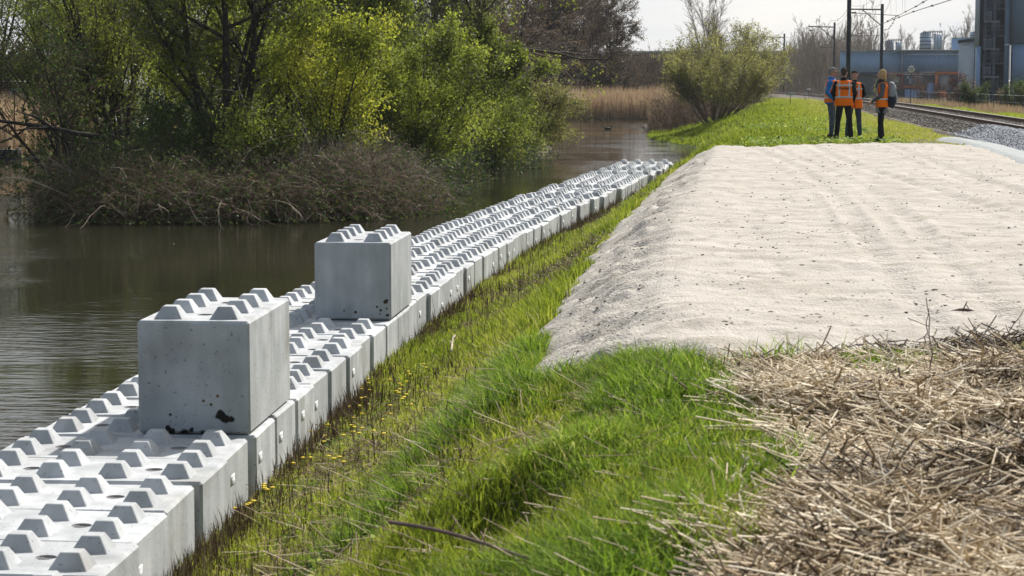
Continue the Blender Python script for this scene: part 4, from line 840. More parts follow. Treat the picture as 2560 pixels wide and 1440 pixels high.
for i, (px, y1, y2) in enumerate(((2150,-6,28),(2166,-6,24),(2227,-6,36),(2240,-6,34),(2256,-6,30),(2262,-6,26))):
    wire('dropper', [(px,y1,185),(px+.5,y2,185)], .008, "hair-thin vertical dropper of the overhead line", grp='thin droppers of the overhead line')
# speed board
M_white = mat('white_board', (.78,.78,.74), rough=.5, var=.04)
M_black = mat('black_paint', (.02,.02,.02), rough=.6, var=.0)
M_greyp = mat('grey_panel', (.42,.44,.44), rough=.6, var=.1)
def textmesh(body, size, m, parent, loc, rot, name='lettering', font_w=0.0, sx=1):
    cu = bpy.data.curves.new('txt', 'FONT'); cu.body = body; cu.size = size; cu.extrude = .002; cu.align_x = 'CENTER'; cu.align_y = 'CENTER'; cu.offset = font_w
    o = bpy.data.objects.new('txt', cu); scene.collection.objects.link(o); dg = bpy.context.evaluated_depsgraph_get()
    me = bpy.data.meshes.new_from_object(o.evaluated_get(dg)); bpy.data.objects.remove(o); me.materials.clear(); me.materials.append(m)
    q = link(bpy.data.objects.new(name, me), parent); q.location = loc; q.rotation_euler = rot; q.scale = (sx,1,1); return q
Ys = 150; p = W(2278, 173, Ys); zb = float(terr(np.array(p[0]), np.array(float(Ys))))
t = empty('speed_sign', (p[0], Ys, zb), 0, "round white speed board reading 70 on a thin pole beyond the rails", 'railway sign')
g = G(); g.loft([(0,.03,-.2),(0,.03,p[2]-zb)], [.03,.03], 8); g.build('pole', M_pole, t)
g = G(); h_ = p[2]-zb; g.loft([(0,0,h_),(0,.02,h_)], [.295,.295], 28, frame=(1,0,0)); g.build('rim', M_black, t)
g = G(); g.loft([(0,-.006,h_),(0,-.001,h_)], [.262,.262], 28, frame=(1,0,0)); bd = g.build('board', M_white, t)
textmesh('70', .36, M_black, bd, (-.03,-.012,h_-.01), (math.pi/2,0,0), font_w=.004); textmesh('7', .16, M_black, bd, (.185,-.012,h_+.09), (math.pi/2,0,0), font_w=.003)
for (px, y0, y1, Y, w2, lab) in ((1976, 233, 263, 112, .24, "small grey T-shaped marker post on the dike, left of the group"), (2022, 222, 228, 200, .18, "small white marker plate beyond the rails, left of the group"), (2013, 232, 246, 150, .12, "tiny grey marker between the T-shaped post and the group")):
    a = W(px, y0, Y); zb = float(terr(np.array(a[0]), np.array(float(Y)))); t = empty('marker_post', (a[0], Y, zb), 0, lab, 'marker post', 'small marker plates by the track')
    g = G(); g.box(-.015,.015,-.01,.01,-.2,a[2]-zb); g.build('post', M_steel, t)
    g = G(); g.box(-w2,w2,-.03,-.011,a[2]-zb-.1,a[2]-zb+.04); g.build('plate', M_white if Y == 200 else M_greyp, t)

# ------------------------------------------------------------------ buildings
def wallmat(name, col, ribs=0, axis=0, rough=.5, var=.12, scale=.4):
    m = mat(name, col, rough=rough, var=var, scale=scale, detail=6)
    if ribs:
        N = m.node_tree.nodes; L = m.node_tree.links; tc = N.new('ShaderNodeTexCoord'); wv = N.new('ShaderNodeTexWave'); wv.wave_type = 'BANDS'; wv.bands_direction = 'X'; wv.inputs['Scale'].default_value = ribs
        bp = N.new('ShaderNodeBump'); bp.inputs['Distance'].default_value = .06; L.new(tc.outputs['Object'], wv.inputs['Vector']); L.new(wv.outputs['Fac'], bp.inputs['Height']); L.new(bp.outputs[0], N['Principled BSDF'].inputs['Normal'])
    return m
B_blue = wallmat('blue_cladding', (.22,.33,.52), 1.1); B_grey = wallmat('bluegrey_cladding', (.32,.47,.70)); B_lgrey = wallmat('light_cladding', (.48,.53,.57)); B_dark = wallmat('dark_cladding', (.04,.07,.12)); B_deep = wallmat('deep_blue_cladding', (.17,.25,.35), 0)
B_pink = mat('pink_render', (.42,.30,.32), rough=.8, var=.1, scale=1); B_red = mat('red_frame', (.45,.07,.05), rough=.6); B_or = mat('orange_frame', (.55,.15,.04), rough=.6, var=.1, scale=1)
B_glass = mat('dusty_glass', (.14,.16,.18), rough=.12, var=.25, scale=1.2); B_roof = mat('roof_sheet', (.30,.34,.34), rough=.6, scale=.5); B_white = mat('white_trim', (.62,.64,.66), rough=.6); B_conc = mat('pale_wall', (.33,.32,.31), rough=.9, scale=.6)
def wbox(g, px0, px1, py0, py1, Y, dep, yo=0.0, zb=None):
    """box whose front face spans these picture columns and rows at distance Y+yo"""
    n_ = np.array([math.sin(BPSI), math.cos(BPSI), 0.]); u_ = np.array([math.cos(BPSI), -math.sin(BPSI), 0.]); D_ = (Y+yo)/math.cos(BPSI)
    pc = (px0+px1)/2; r0 = ray(px0, py0); r1 = ray(px1, py0); ra = ray(pc, py0); rb = ray(pc, py1)
    c0 = r0*(D_/(r0@n_)); c1 = r1*(D_/(r1@n_)); z1 = ra[2]*(D_/(ra@n_))+CAMZ; z0 = rb[2]*(D_/(rb@n_))+CAMZ if zb is None else zb
    M_ = np.eye(4); M_[:3,0] = u_; M_[:3,1] = n_; M_[:3,3] = n_*D_
    g.box(c0@u_, c1@u_, 0, dep, min(z0,z1), max(z0,z1), M_)
BPSI = 0.0
Yh = 280; BPSI = math.atan(1000/F)
hall = empty('industrial_hall', W(2270, 245, Yh), 0, "low blue corrugated hall with an orange framed gate, behind the speed sign", 'building'); H0 = np.array(hall.location)
def part(name, m, root, boxes, Y):
    g = G()
    for bx in boxes: wbox(g, *bx[:4], Y, bx[4] if len(bx) > 4 else .3, bx[5] if len(bx) > 5 else 0., bx[6] if len(bx) > 6 else None)
    o = g.build(name, m, root); o.location = -Vector(root.location); return o
part('wall', B_grey, hall, [(2100,2255.5,127,180,30,.6)], Yh)
part('corrugated_wall', B_blue, hall, [(2256,2402,130,179,30,.3)], Yh)
part('lower_wall', B_pink, hall, [(2100,2402,180.3,186.5,28,.9)], Yh)
part('base_wall', mat('dark_base', (.10,.105,.11), rough=.8, scale=.6), hall, [(2100,2402,187,243,27,1.2,-2.6)], Yh)
rf = part('roof', B_roof, hall, [(2168,2402,124.5,128.5,34,-.1),(2100,2168,126,128.5,34,-.1)], Yh)
gt = part('gutter', B_white, hall, [(2262,2402,135.5,137.3,.12,.1),(2261,2263,129.5,137,.12,.1),(2343,2344.2,129.5,137,.12,.1)], Yh)
part('corner_trim', B_white, hall, [(2254.6,2256.4,130,180,.12,.15)], Yh)
gate = part('gate_frame', B_or, hall, [(2338,2397,179.5,186,.5,.2),(2338,2345,186.2,243,.5,.2,-2.4),(2345.2,2366,226,243,.5,.3,-2.4)], Yh)
part('gate_opening', B_conc, gate, [(2346,2373,188,226,.2,.55)], Yh).location = (0,0,0)
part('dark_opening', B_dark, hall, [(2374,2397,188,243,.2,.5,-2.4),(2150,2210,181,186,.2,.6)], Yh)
part('blue_panel', B_blue, hall, [(2318,2337.5,207,240,.3,.5,-2.3)], Yh)
wd = part('window', B_red, hall, [(2214,2257,185,188,.3,.4),(2214,2217,188.2,222,.3,.4),(2254,2257,188.2,222,.3,.4),(2217.2,2253.8,219,222,.3,.4)], Yh)
part('pane', B_glass, wd, [(2217,2254,188,219,.1,.6)], Yh).location = (0,0,0)
wd = part('window', B_white, hall, [(2258,2310,184.5,187,.3,.4)], Yh); part('pane', B_glass, wd, [(2259,2311,187.3,214,.1,.6)], Yh).location = (0,0,0)
part('window_stickers', B_white, wd, [(2232,2243,199,202,.02,.35),(2236,2246,202.3,206,.02,.35),(2268,2273,190,196,.02,.55),(2274,2279,196,210,.02,.55),(2281,2303,190,193,.02,.55)], Yh).location = (0,0,0)
part('red_band', B_or, hall, [(2259,2312,214.3,220,.1,.6)], Yh); part('annex', B_blue, hall, [(2262,2300,224,240,2,-.4,-2.5)], Yh)
def cyl(g, px, y0, y1, Y, rpx, yo=0):
    a = W(px, y0, Y); b_ = W(px, y1, Y); r = rpx/F*Y; g.loft([(a[0],Y+yo,b_[2]),(a[0],Y+yo,a[2])], [r,r], 20)
M_silo = wallmat('silo_steel', (.38,.46,.54), 0, rough=.4)
def silo(px0, px1, top, bot, Y, lab, tubes_=()):
    c = (px0+px1)/2; r = empty('silo', W(c, bot, Y), 0, lab, 'silo', 'silos rising behind the blue hall'); o = -Vector(r.location)
    w_ = (px1-px0)
    g = G(); cyl(g, px0+w_*.27, top+4, bot, Y, w_*.27); g.build('tank', M_silo, r).location = o
    g = G(); a = W(px0+w_*.27, top+4, Y); rr = w_*.27/F*Y; g.loft([(a[0],Y,a[2]+.01),(a[0],Y,a[2]+rr*.35)], [rr*1.02,rr*.15], 20); g.build('cone_roof', B_white, r).location = o
    for k in range(3):
        g = G(); cyl(g, px0+w_*(.62+.15*k), top+6+k*1.5, bot, Y, w_*.075, yo=-1.5+k*.4); g.build('tank', M_silo, r).location = o
    g = G(); z1 = W(c, top, Y)[2]; z0 = W(c, top+5, Y)[2]; x0 = W(px0-1, top, Y)[0]; x1 = W(px0+w_*.85, top, Y)[0]
    for k in range(9): x = x0+(x1-x0)*k/8; g.box(x-.04, x+.04, Y-3, Y-2.92, z0-.4, z1)
    for zz in (z1, (z1+z0)/2): g.box(x0, x1, Y-3.05, Y-2.97, zz-.04, zz+.04)
    g.build('railing', M_steel, r).location = o
    g = G()
    for k in range(1, 5): zz = W(c, top+6+(bot-top-6)*k/5, Y)[2]; g.loft([(a[0],Y,zz-.06),(a[0],Y,zz+.06)], [rr*1.03]*2, 20)
    g.build('hoop', M_steel, r).location = o
silo(2300, 2354, 79, 130, 330, "biggest grey silo group behind the middle of the blue hall")
silo(2213, 2253, 99, 130, 350, "small low silo group behind the left of the blue hall, near the braced mast")
silo(2424, 2462, 78, 110, 300, "silo partly hidden behind the tall dark tower, right of the blue box")
BPSI = math.atan(1110/F)
bx = empty('blue_box_building', W(2385, 130, 310), 0, "small plain blue box building between the silo group and the dark tower", 'building')
part('wall', B_grey, bx, [(2379,2440,95.5,215,8,0,-2.5)], 310); part('roof', B_roof, bx, [(2378,2441,94,95.2,8.4,-.2)], 310)
# grey side building
BPSI = math.atan(1140/F)
sb_ = empty('side_building', W(2420, 250, 205), 0, "light grey clad building with a bracket lamp, left of the dark tower", 'building')
part('wall', B_lgrey, sb_, [(2397,2441.5,104,262,12,0,-2)], 205); g = G()
a = W(2395,104.5,204.9); b_ = W(2441.5,98,204.9); g.bar(a, b_, .25, .3); o = g.build('parapet', M_steel, sb_); o.location = -Vector(sb_.location)
part('drain_pipe', B_dark, sb_, [(2436.4,2438.6,106,262,.15,-.2,-2)], 205); lp = part('wall_lamp', B_white, sb_, [(2405,2415,116.5,119.5,.3,-1.4),(2413,2424,118,118.6,.1,-1.3)], 205)
# tower with the outside stair
BPSI = math.atan(1180/F)
tw = empty('dark_tower', W(2500, 270, 180), 0, "tall dark blue tower building with an outside steel staircase at the right edge", 'building'); Yt = 180; o0 = -Vector(tw.location)
part('side_wall', B_lgrey, tw, [(2440.5,2452,-90,115,14,0)], Yt); part('side_wall_lower', B_grey, tw, [(2441,2452,116,290,14,.1,-2)], Yt)
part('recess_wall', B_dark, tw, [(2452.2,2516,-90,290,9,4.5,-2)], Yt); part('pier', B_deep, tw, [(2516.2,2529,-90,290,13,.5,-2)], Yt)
part('front_wall', B_deep, tw, [(2531.6,2660,-90,108,13,0)], Yt); part('front_wall_lower', B_grey, tw, [(2531.6,2660,110,205,13,.2)], Yt); part('plinth', B_conc, tw, [(2529.2,2660,205.4,290,13,.3,-2)], Yt)
part('drain_pipe', M_pole, tw, [(2529.6,2531.2,-90,200,.2,-.25)], Yt)
part('recess_window', B_glass, tw, [(2507,2512,92,108,.2,4.2)], Yt)
part('wall_lamp', B_white, tw, [(2512,2523,110,113.5,.35,-1.6),(2519,2528,112,113,.1,-1.3)], Yt)
st = empty('fire_stair', W(2488, 270, Yt+2), 0); st.parent = tw; st.location = (0,0,0)
o = st
fx = lambda px: W(px, 100, Yt+2)[0]; fz = lambda py: W(2490, py, Yt+2)[2]
bpy.data.objects.remove(st)
gc = G(); M_stair = mat('galvanised_stair', (.30,.34,.40), rough=.6)
PV = np.array([fx(2488), Yt+2, 0.])
def stb(nm_, g_, m_): g_.V = [(np.array([[math.cos(BPSI),math.sin(BPSI),0],[-math.sin(BPSI),math.cos(BPSI),0],[0,0,1]]) @ (v_-PV).T).T+PV for v_ in g_.V]; g_.build(nm_, m_, tw).location = o0
for zt_py in (-48, 20, 88, 157, 226):
    gl = G(); gr = G(); gf = G(); gq = G(); gk = G(); z = fz(zt_py); x0, x1 = fx(2464), fx(2513); gl.box(x0, x1, Yt+1.6, Yt+3.6, z-.12, z)
    for k in range(15): x = x0+(x1-x0)*k/14; gr.box(x-.012, x+.012, Yt+1.58, Yt+1.605, z+.003, z+.78)
    for hh in (.4, .8): gr.box(x0, x1, Yt+1.56, Yt+1.60, z+hh-.025, z+hh+.02)
    xa, xb, xc_ = fx(2460), fx(2478), fx(2497); zl = z-1.17
    for k in range(7):
        zz = z - .17*(k+1); gf.box(xa, xb, Yt+1.5-k*.23, Yt+1.75-k*.23, zz-.04, zz); gf.box(xb+.05, xc_, Yt+.05+k*.23, Yt+.3+k*.23, zl-.17*(k+1), zl-.17*k-.12)
    for x in (xa, xb): gf.bar((x, Yt+1.7, z-.1), (x, Yt+.05, zl), .05, .2)
    for x in (xb+.06, xc_): gf.bar((x, Yt+.1, zl), (x, Yt+1.7, zl-1.17), .05, .2)
    gf.bar((xa, Yt+1.7, z+.7), (xa, Yt+.05, zl+.8), .05); gf.box(xa, xc_, Yt-.7, Yt+.04, zl-.1, zl)
    for k in range(8): f_ = k/7; gq.box(xa-.02, xa, Yt+1.7-1.65*f_-.012, Yt+1.7-1.65*f_+.012, z-.1-1.1*f_, z+.7-1.1*f_); gk.box(xa+(xb-xa)*f_-.012, xa+(xb-xa)*f_+.012, Yt-.7, Yt-.68, zl, zl+.75)
    gk.box(xa, xb, Yt-.71, Yt-.67, zl+.73, zl+.78)
    stb('stair_landing', gl, M_stair); stb('stair_railing', gr, M_stair); stb('flight_railing', gq, M_stair); stb('half_landing_railing', gk, M_stair); stb('stair_flight', gf, M_stair)
for px in (2464, 2484, 2487, 2512): x = fx(px); gc.box(x-.06, x+.06, Yt+1.4, Yt+1.52, -2.2, 9)
stb('stair_posts', gc, M_stair)
BPSI = 0.0
# long far warehouse behind the woods
fw = empty('far_warehouse', W(1800, 230, 430), 0, "very long low flat roofed building far behind the woods and reeds", 'building')
part('wall', mat('far_wall', (.26,.24,.21), rough=.9, scale=.1), fw, [(1520,2140,131,232,20,0,-2)], 430); part('roof_edge', mat('pale_roof_edge', (.75,.80,.76), rough=.7), fw, [(1520,2140,127,130.6,20.5,-.3)], 430)
# fence beyond the track
fn = empty('wire_fence', (0,0,0), 0, "low wire fence with thin grey posts between the railway and the buildings", 'fence')
fy = np.concatenate([np.arange(98, 175, 3.2)]); fp = []
for y_ in fy:
    x = float(XT(y_)) + 6.3; z = float(terr(np.array(x), np.array(y_))); fp.append((x, y_, z)); g = G(); g.box(x-.025, x+.025, y_-.025, y_+.025, z-.2, z+1.05); g.build('post', M_steel, fn)
g = G()
for a, b_ in zip(fp[:-1], fp[1:]):
    for hh in (.35, .75, 1.12): g.bar((a[0],a[1]-.04,a[2]+hh), (b_[0],b_[1]-.04,b_[2]+hh), .010 if hh < 1 else .022)
g.build('wires', M_greyp, fn)
# shrubs and little trees in front of the buildings
red = leafmat('winter_leaves', [(.07,.035,.03),(.11,.055,.045),(.15,.08,.06)], trans=.3)
def gpz(px, Y): X = (px-1280)/F*Y; return (X, Y, float(terr(np.array(X), np.array(float(Y)))))
sh = [(2408,140,2.4,'rusty brown leaved bush left of the green brown one before the tower',red,2200,M_barkD),(2428,128,1.7,'green brown evergreen bush in front of the stair tower',L_dark,6000,M_barkB),(2545,120,2.0,'dark bushy shrub at the right edge before the tower',L_dark,6000,M_barkD),
      (2290,170,2.5,'thin red tinged sapling just right of the speed sign',red,900,M_barkB),(2332,172,2.3,'thin sapling before the orange gate frame',red,400,M_barkB),(2235,190,2.8,'bare sapling between the woman and the speed sign',L_bud,600,M_barkG),(2500,130,1.4,'low bare shrub between the two bushes before the tower',L_bud,1500,M_barkB),(2375,150,1.4,'low twiggy shrub before the dark gate opening',L_bud,1500,M_barkB),(2180,200,2.0,'yellowish bare shrub behind the man with folded vest front',L_willow,1500,M_barkP)]
for i, (px, Y, H, lab, lf_, nl, bk) in enumerate(sh):
    tree(T(110+i), 'shrub', gpz(px, Y), H, lab, 'shrub', 'shrubs between the railway and the buildings', stems=6 if nl > 2000 else 2, spread=.35, r0=.05, k=(9,7,6), ang=(38,40,42), lf=(.5,.5,.5), bark=bk, twig=bk, leaf=lf_, nleaf=nl, lsize=.05, tmin=.1, twr=1.3, base_r=.3)
X, Y = sample(T(130), 16000, on, lambda Y: XT(Y)+5.2, lambda Y: XT(Y)+10, 95, 190)
tag(blade_obj('rough_grass', T(131), gz(X, Y), .55*T(132).uniform(.4,1.3,len(X)), .03, M_reed, .25, T(133).random(len(X))*.6), "rough dry grass along the fence beyond the railway", 'grass', kind='stuff')
# far woods: a mass of bare stems
def wood(name, seed, n, pxs, Y0, Y1, H, label, sp=.10, m=M_barkP, k=10):
    rng = T(seed); Y = rng.uniform(Y0, Y1, n); px = rng.uniform(pxs[0], pxs[1], n); X = (px-1280)/F*Y; P0 = np.stack([X, Y, terr(X, Y)-.2], -1)
    L0 = H(px)*rng.uniform(.75,1.1,n); D0 = np.stack([rng.normal(0,sp,n), rng.normal(0,sp,n), np.ones(n)], -1)
    p, r_ = grow(rng, P0, D0, L0, rng.uniform(.06,.12,n), 6, .05, .03, .25); P1, D1, L1, R1 = spawn(rng, p, r_, L0, k, .08, 1, 22, .34, upb=.15); p1, r1 = grow(rng, P1, D1, L1, np.maximum(R1,.02), 4, .08, .08, .4)
    P2, D2, L2, R2 = spawn(rng, p1, r1, L1, 4, .1, 1, 28, .4, upb=.15); p2, r2 = grow(rng, P2, D2, L2, np.full(len(P2), .016), 3, .1, .06, .5)
    V, Q = joinVQ([tubes(p, r_, 4), tubes(p1, r1, 3), tubes(p2, r2, 3)]); return tag(mk(name, V, [Q], m), label, 'wood', kind='stuff')
wood('far_wood', 140, 1300, (1500,2165), 330, 410, lambda px: np.interp(px, [1560,1650,1720,1760,1960,2000,2165], [5.5,6.0,6.2,6.0,7,9.5,10]), "grey brown mass of bare trees far behind the reeds and willows", k=10)
wood('far_hedge', 141, 900, (1340,1800), 180, 300, lambda px: 4.6+0*px, "bare thicket behind the reed belt", sp=.25, m=M_barkB)
for i, (px, Y, H, lab) in enumerate(((2145,300,11.5,'tall narrow bare poplar just right of the near black mast'),(2048,330,11.5,'tall bare poplar between the third mast and the fourth mast'),(2186,340,10.5,'slim bare poplar behind the hall just left of the braced mast'),(2243,420,11,'pale poplar behind the small silo group'),(2292,400,9.5,'bare round tree left of the biggest silo group'),(2362,420,12.0,'bare tree just right of the biggest silo group'),(2377,430,11.5,'bare tree left of the blue box building'),(2406,420,15,'slim poplar top above the blue box building'),(2105,330,11,'bare poplar just left of the near black mast'))):
    tree(T(150+i), 'poplar_tree', gpz(px, Y), H, lab, 'tree', 'bare poplars on the skyline', stems=5, spread=.10, r0=.14, k=(14,9,6), ang=(22,26,32), lf=(.36,.42,.45), bark=M_barkP, twig=M_barkP, up=.06, tmin=.12, twr=4.0, base_r=.7)
# ------------------------------------------------------------------ people
def cmat(name, col, rough=.8, var=.12, scale=9, bump=.0, **k):
    k.setdefault('spec', .15)
    return mat(name, col, rough=rough, var=var, scale=scale, bump=bump, bscale=14, **k)
P_skin = cmat('skin', (.50,.30,.22), .55, .06); P_orange = cmat('orange_vest_cloth', (1.0,.20,.008), .9, .12, 5, .012); P_refl = cmat('reflective_tape', (.55,.56,.58), .45, .06)
P_blue = cmat('blue_jacket_cloth', (.02,.19,.55), .6, .2, 7, .012); P_jean = cmat('denim', (.085,.115,.165), .85, .3, 8, .01); P_jean2 = cmat('dark_denim', (.055,.08,.11), .85, .3, 8, .01)
P_black = cmat('black_cloth', (.012,.014,.018), .85, .3, 8, .01); P_boot = cmat('brown_leather', (.085,.05,.035), .55, .3); P_shoe = cmat('dark_shoe', (.02,.02,.022), .5, .2)
P_greyh = cmat('grey_hair', (.26,.25,.24), .95, .3, 30, spec=.05); P_dkh = cmat('dark_brown_hair', (.07,.055,.045), .95, .3, 30, spec=.05); P_blkh = cmat('black_hair', (.02,.017,.015), .95, .3, 30, spec=.05); P_blond = cmat('blond_hair', (.46,.31,.15), .8, .3, 30, spec=.05)
P_cardi = cmat('grey_cardigan', (.10,.10,.115), .9, .25, 9, .01); P_tunic = cmat('grey_tunic', (.20,.205,.21), .9, .2, 9); P_scarf = cmat('dark_scarf', (.05,.05,.06), .9, .25, 12)
P_glass = cmat('spectacle_frames', (.02,.02,.02), .3, 0); P_eye = cmat('eye', (.03,.02,.02), .3, 0); P_lip = cmat('lips', (.36,.15,.12), .5, .05)
P_packg = cmat('grey_pack_cloth', (.26,.29,.31), .7, .15, 8, .01); P_packn = cmat('navy_pack_cloth', (.02,.028,.045), .7, .2, 8, .01)
def remesh(g, name, m, parent, vox=.012, sm=3, loc=None):
    o = g.build(name, m, parent); me = o.data
    md = o.modifiers.new('r', 'REMESH'); md.mode = 'VOXEL'; md.voxel_size = vox
    if sm: ms = o.modifiers.new('s', 'SMOOTH'); ms.iterations = sm; ms.factor = .5
    dg = bpy.context.evaluated_depsgraph_get(); n = bpy.data.meshes.new_from_object(o.evaluated_get(dg)); o.modifiers.clear(); o.data = n; n.name = name; setsmooth(n)
    if not n.materials: n.materials.append(m)
    return o
def arm(g, J, rs, side=None): g.capsule(J, rs, 10)
def fingers(g, wrist, d, side, curl=.5, s=1.0):
    """palm and five bent fingers; d = pointing direction, side = thumb side direction"""
    w = np.array(wrist, float); d = nrm(np.array(d, float)); sd = nrm(np.array(side, float)); n_ = np.cross(d, sd)
    palm = w + d*.05*s; g.capsule([w, w+d*.045*s, w+d*.085*s], [(.026*s,.017*s),(.036*s,.016*s),(.038*s,.014*s)], 10)
    for k, L_ in enumerate((.068,.078,.073,.058)):
        b_ = w + d*.09*s + sd*(.028-.019*k)*s; d1 = nrm(d + n_*curl*.5); d2 = nrm(d + n_*curl*1.4)
        g.capsule([b_, b_+d1*L_*.45*s, b_+d1*L_*.45*s+d2*L_*.55*s], [.0088*s,.0082*s,.0068*s], 6)
    b_ = w + d*.03*s + sd*.03*s; g.capsule([b_, b_+nrm(d+sd*1.0)*.035*s, b_+nrm(d+sd*1.0)*.035*s+nrm(d+sd*.3+n_*.3)*.032*s], [.0125*s,.0105*s,.0085*s], 6)
def head(g, c, yaw=0., pitch=0., s=1.0):
    M = Matrix.Translation(Vector(c)) @ Matrix.Rotation(yaw, 4, 'Z') @ Matrix.Rotation(pitch, 4, 'X'); f = lambda *v: np.array(M @ Vector([x*s for x in v])); R3 = Matrix.Rotation(yaw, 4, 'Z') @ Matrix.Rotation(pitch, 4, 'X')
    g.ell(f(0,-.012,.02), (.077*s,.098*s,.10*s), R3, 14, 10); g.ell(f(0,.022,-.045), (.060*s,.068*s,.078*s), R3, 12, 8)      # skull, jaw
    g.capsule([f(0,.088,.012), f(0,.112,-.028)], [.010*s,.016*s], 6); g.ell(f(0,.072,-.098), (.022*s,.018*s,.018*s), None, 8, 6)  # nose, chin
    g.ell(f(0,.083,.034), (.05*s,.014*s,.009*s), R3, 8, 6); g.ell(f(0,.083,-.062), (.025*s,.012*s,.012*s), R3, 8, 6)
    for sx_ in (-1, 1): g.ell(f(sx_*.079,-.012,-.012), (.010*s,.02*s,.032*s), R3, 8, 6); g.ell(f(sx_*.045,.06,-.03), (.022*s,.022*s,.022*s), None, 8, 6)
    return f, R3
def person(label, x, y, rz, H, spec):
    z = float(terr(np.array(float(x)), np.array(float(y)))) + .015; k = H/1.80
    root = empty('person', (x, y, z), rz, label, 'person', 'four people in orange vests talking by the track'); root.scale = (k,k,k)
    hip = spec.get('hips', .90); fl, fr_ = spec['feet']; kl, kr = spec['knees']; lean = np.array(spec.get('lean', (0,0))+(0,), float)
    L3 = lambda p: np.array(p, float)
    hc = L3(spec['head']); b = G()
    # body: one continuous surface
    tor = [(0,0,.86),(0,0,.95),(0,0,1.08),(0,0,1.22),(0,0,1.36),(0,-.005,1.44),(0,-.01,1.49)]
    tp = [L3(p)+lean*(p[2]-.86)/.63 for p in tor]; tw = spec.get('w', 1.0); rt_ = [(.15,.10),(.165,.115),(.145,.105),(.165,.115),(.185,.115),(.165,.095),(.07,.065)]
    rt_ = [(a*tw, c*tw) for a, c in rt_]; b.loft(tp, rt_, 18, frame=(1,0,0)); top = tp[-1]
    b.capsule([top-[0,0,.04], hc-[0,.012,.06]], [.062,.054], 12); f, R3 = head(b, hc, spec.get('hyaw', 0), spec.get('hpitch', 0))
    legs = []
    for s_, ft, kn in ((-1, fl, kl), (1, fr_, kr)):
        J = [L3((s_*.09,0,.90)), L3(kn), L3((ft[0],ft[1],.09))]; legs.append(J); b.capsule(J, [.078,.052,.038], 12)
        a = math.radians(ft[2]); d = np.array([math.sin(a), math.cos(a), 0]); b.capsule([L3((ft[0],ft[1],.05))-d*.05, L3((ft[0],ft[1],.045))+d*.13], [.036,.034], 8)
    arms = []
    for s_, (sh_, el, wr, hd, th_) in zip((-1, 1), spec['arms']):
        S_ = tp[4] + np.array([s_*.175*tw,0,.045]); J = [S_, L3(el), L3(wr)]; arms.append(J); b.capsule(J, [.046,.036,.026], 10)
        fingers(b, wr, hd, th_, spec.get('curl', .5))
    body = remesh(b, 'body', P_skin, root, .0085, 2)
    # trousers
    g = G(); g.loft([tp[0]-[0,0,.02], tp[0]+[0,0,.04], tp[1]+[0,0,.03], tp[1]+[0,0,.07]], [(.155*tw,.115*tw),(.172*tw,.128*tw),(.168*tw,.122*tw),(.15*tw,.11*tw)], 16, frame=(1,0,0))
    lw = spec.get('legw', (.094,.068,.056)); cut = spec.get('cuff', .10)
    for J in legs:
        d = J[2]-J[1]; e = J[1]+d*((J[1][2]-cut)/(J[1][2]-J[2][2])); g.capsule([J[0], J[0]*.5+J[1]*.5, J[1], J[1]*.4+e*.6, e], [lw[0],lw[0]*.88,lw[1],lw[1]*.98,lw[2]], 12)
    remesh(g, 'trousers', spec['trousers'], root, .011, 2)
    for J, ft in zip(legs, (fl, fr_)):
        g = G(); a = math.radians(ft[2]); d = np.array([math.sin(a), math.cos(a), 0]); h = spec.get('boot', .13)
        up_ = nrm(J[1]-J[2]); g.capsule([L3((ft[0],ft[1],.06)), L3((ft[0],ft[1],.06))+up_*(h-.06)], [.05, .062 if h > .2 else .05], 12)
        g.capsule([L3((ft[0],ft[1],.045))-d*.06, L3((ft[0],ft[1],.05))+d*.05, L3((ft[0],ft[1],.036))+d*.15], [(.045,.045),(.048,.05),(.042,.034)], 10)
        V = np.concatenate(g.V); remesh(g, 'boot' if h > .2 else 'shoe', spec['boots'], root, .009, 1)
    # upper garment with sleeves
    g = G(); o_ = spec.get('bulk', .012); zb = spec.get('hem', .93)
    base = tp[1] if zb > .9 else tp[0]; P = [base*[1,1,0]+[0,0,zb], tp[1]+[0,0,.05], tp[2], tp[3], tp[4], tp[5]+[0,0,.012], tp[6]+[0,0,.015]]
    rr = [(rt_[1][0]+o_*2, rt_[1][1]+o_*2), (rt_[1][0]+o_*1.6, rt_[1][1]+o_*1.6)] + [(a+o_, c+o_) for a, c in rt_[2:]]
    g.loft(P, rr, 20, frame=(1,0,0))
    for J in arms: e = J[1]+(J[2]-J[1])*.93; g.capsule([J[0], J[1], e], [.062+o_*.5, .050+o_*.5, .038+o_*.3], 12)
    remesh(g, spec['topname'], spec['top'], root, .011, 2)
    if spec.get('collar'):
        g = G(); n0 = top+[0,.0,-.01]; g.loft([n0, n0+[0,.006,.035], n0+[0,.012,.075]], [(.088,.088),(.078,.08),(.072,.076)], 16, frame=(1,0,0)); remesh(g, 'collar', spec['collar'], root, .009, 1)
    # vest
    g = G(); q = o_+.016; vz0 = spec.get('vest_hem', .84); vb = L3((tp[0][0], tp[0][1], vz0))
    VP = [vb, vb*[1,1,0]+[0,0,vz0+.012], tp[1]+[0,0,.02], tp[2], tp[3], tp[4], tp[5]+[0,0,.022], tp[5]+[0,0,.052]]
    VR = [(rt_[1][0]+q*1.6-.01, rt_[1][1]+q*1.7-.01), (rt_[1][0]+q*1.6, rt_[1][1]+q*1.7), (rt_[1][0]+q*1.5, rt_[1][1]+q*1.6), (rt_[2][0]+q*1.5,rt_[2][1]+q*1.4), (rt_[3][0]+q*.9,rt_[3][1]+q*1.1), (rt_[4][0]+q*.35,rt_[4][1]+q), (rt_[5][0]+q*.5,rt_[5][1]+q*.6), (.105,.085)]
    g.loft(VP, VR, 24, frame=(1,0,0)); vest = remesh(g, 'vest', P_orange, root, .010, 1)
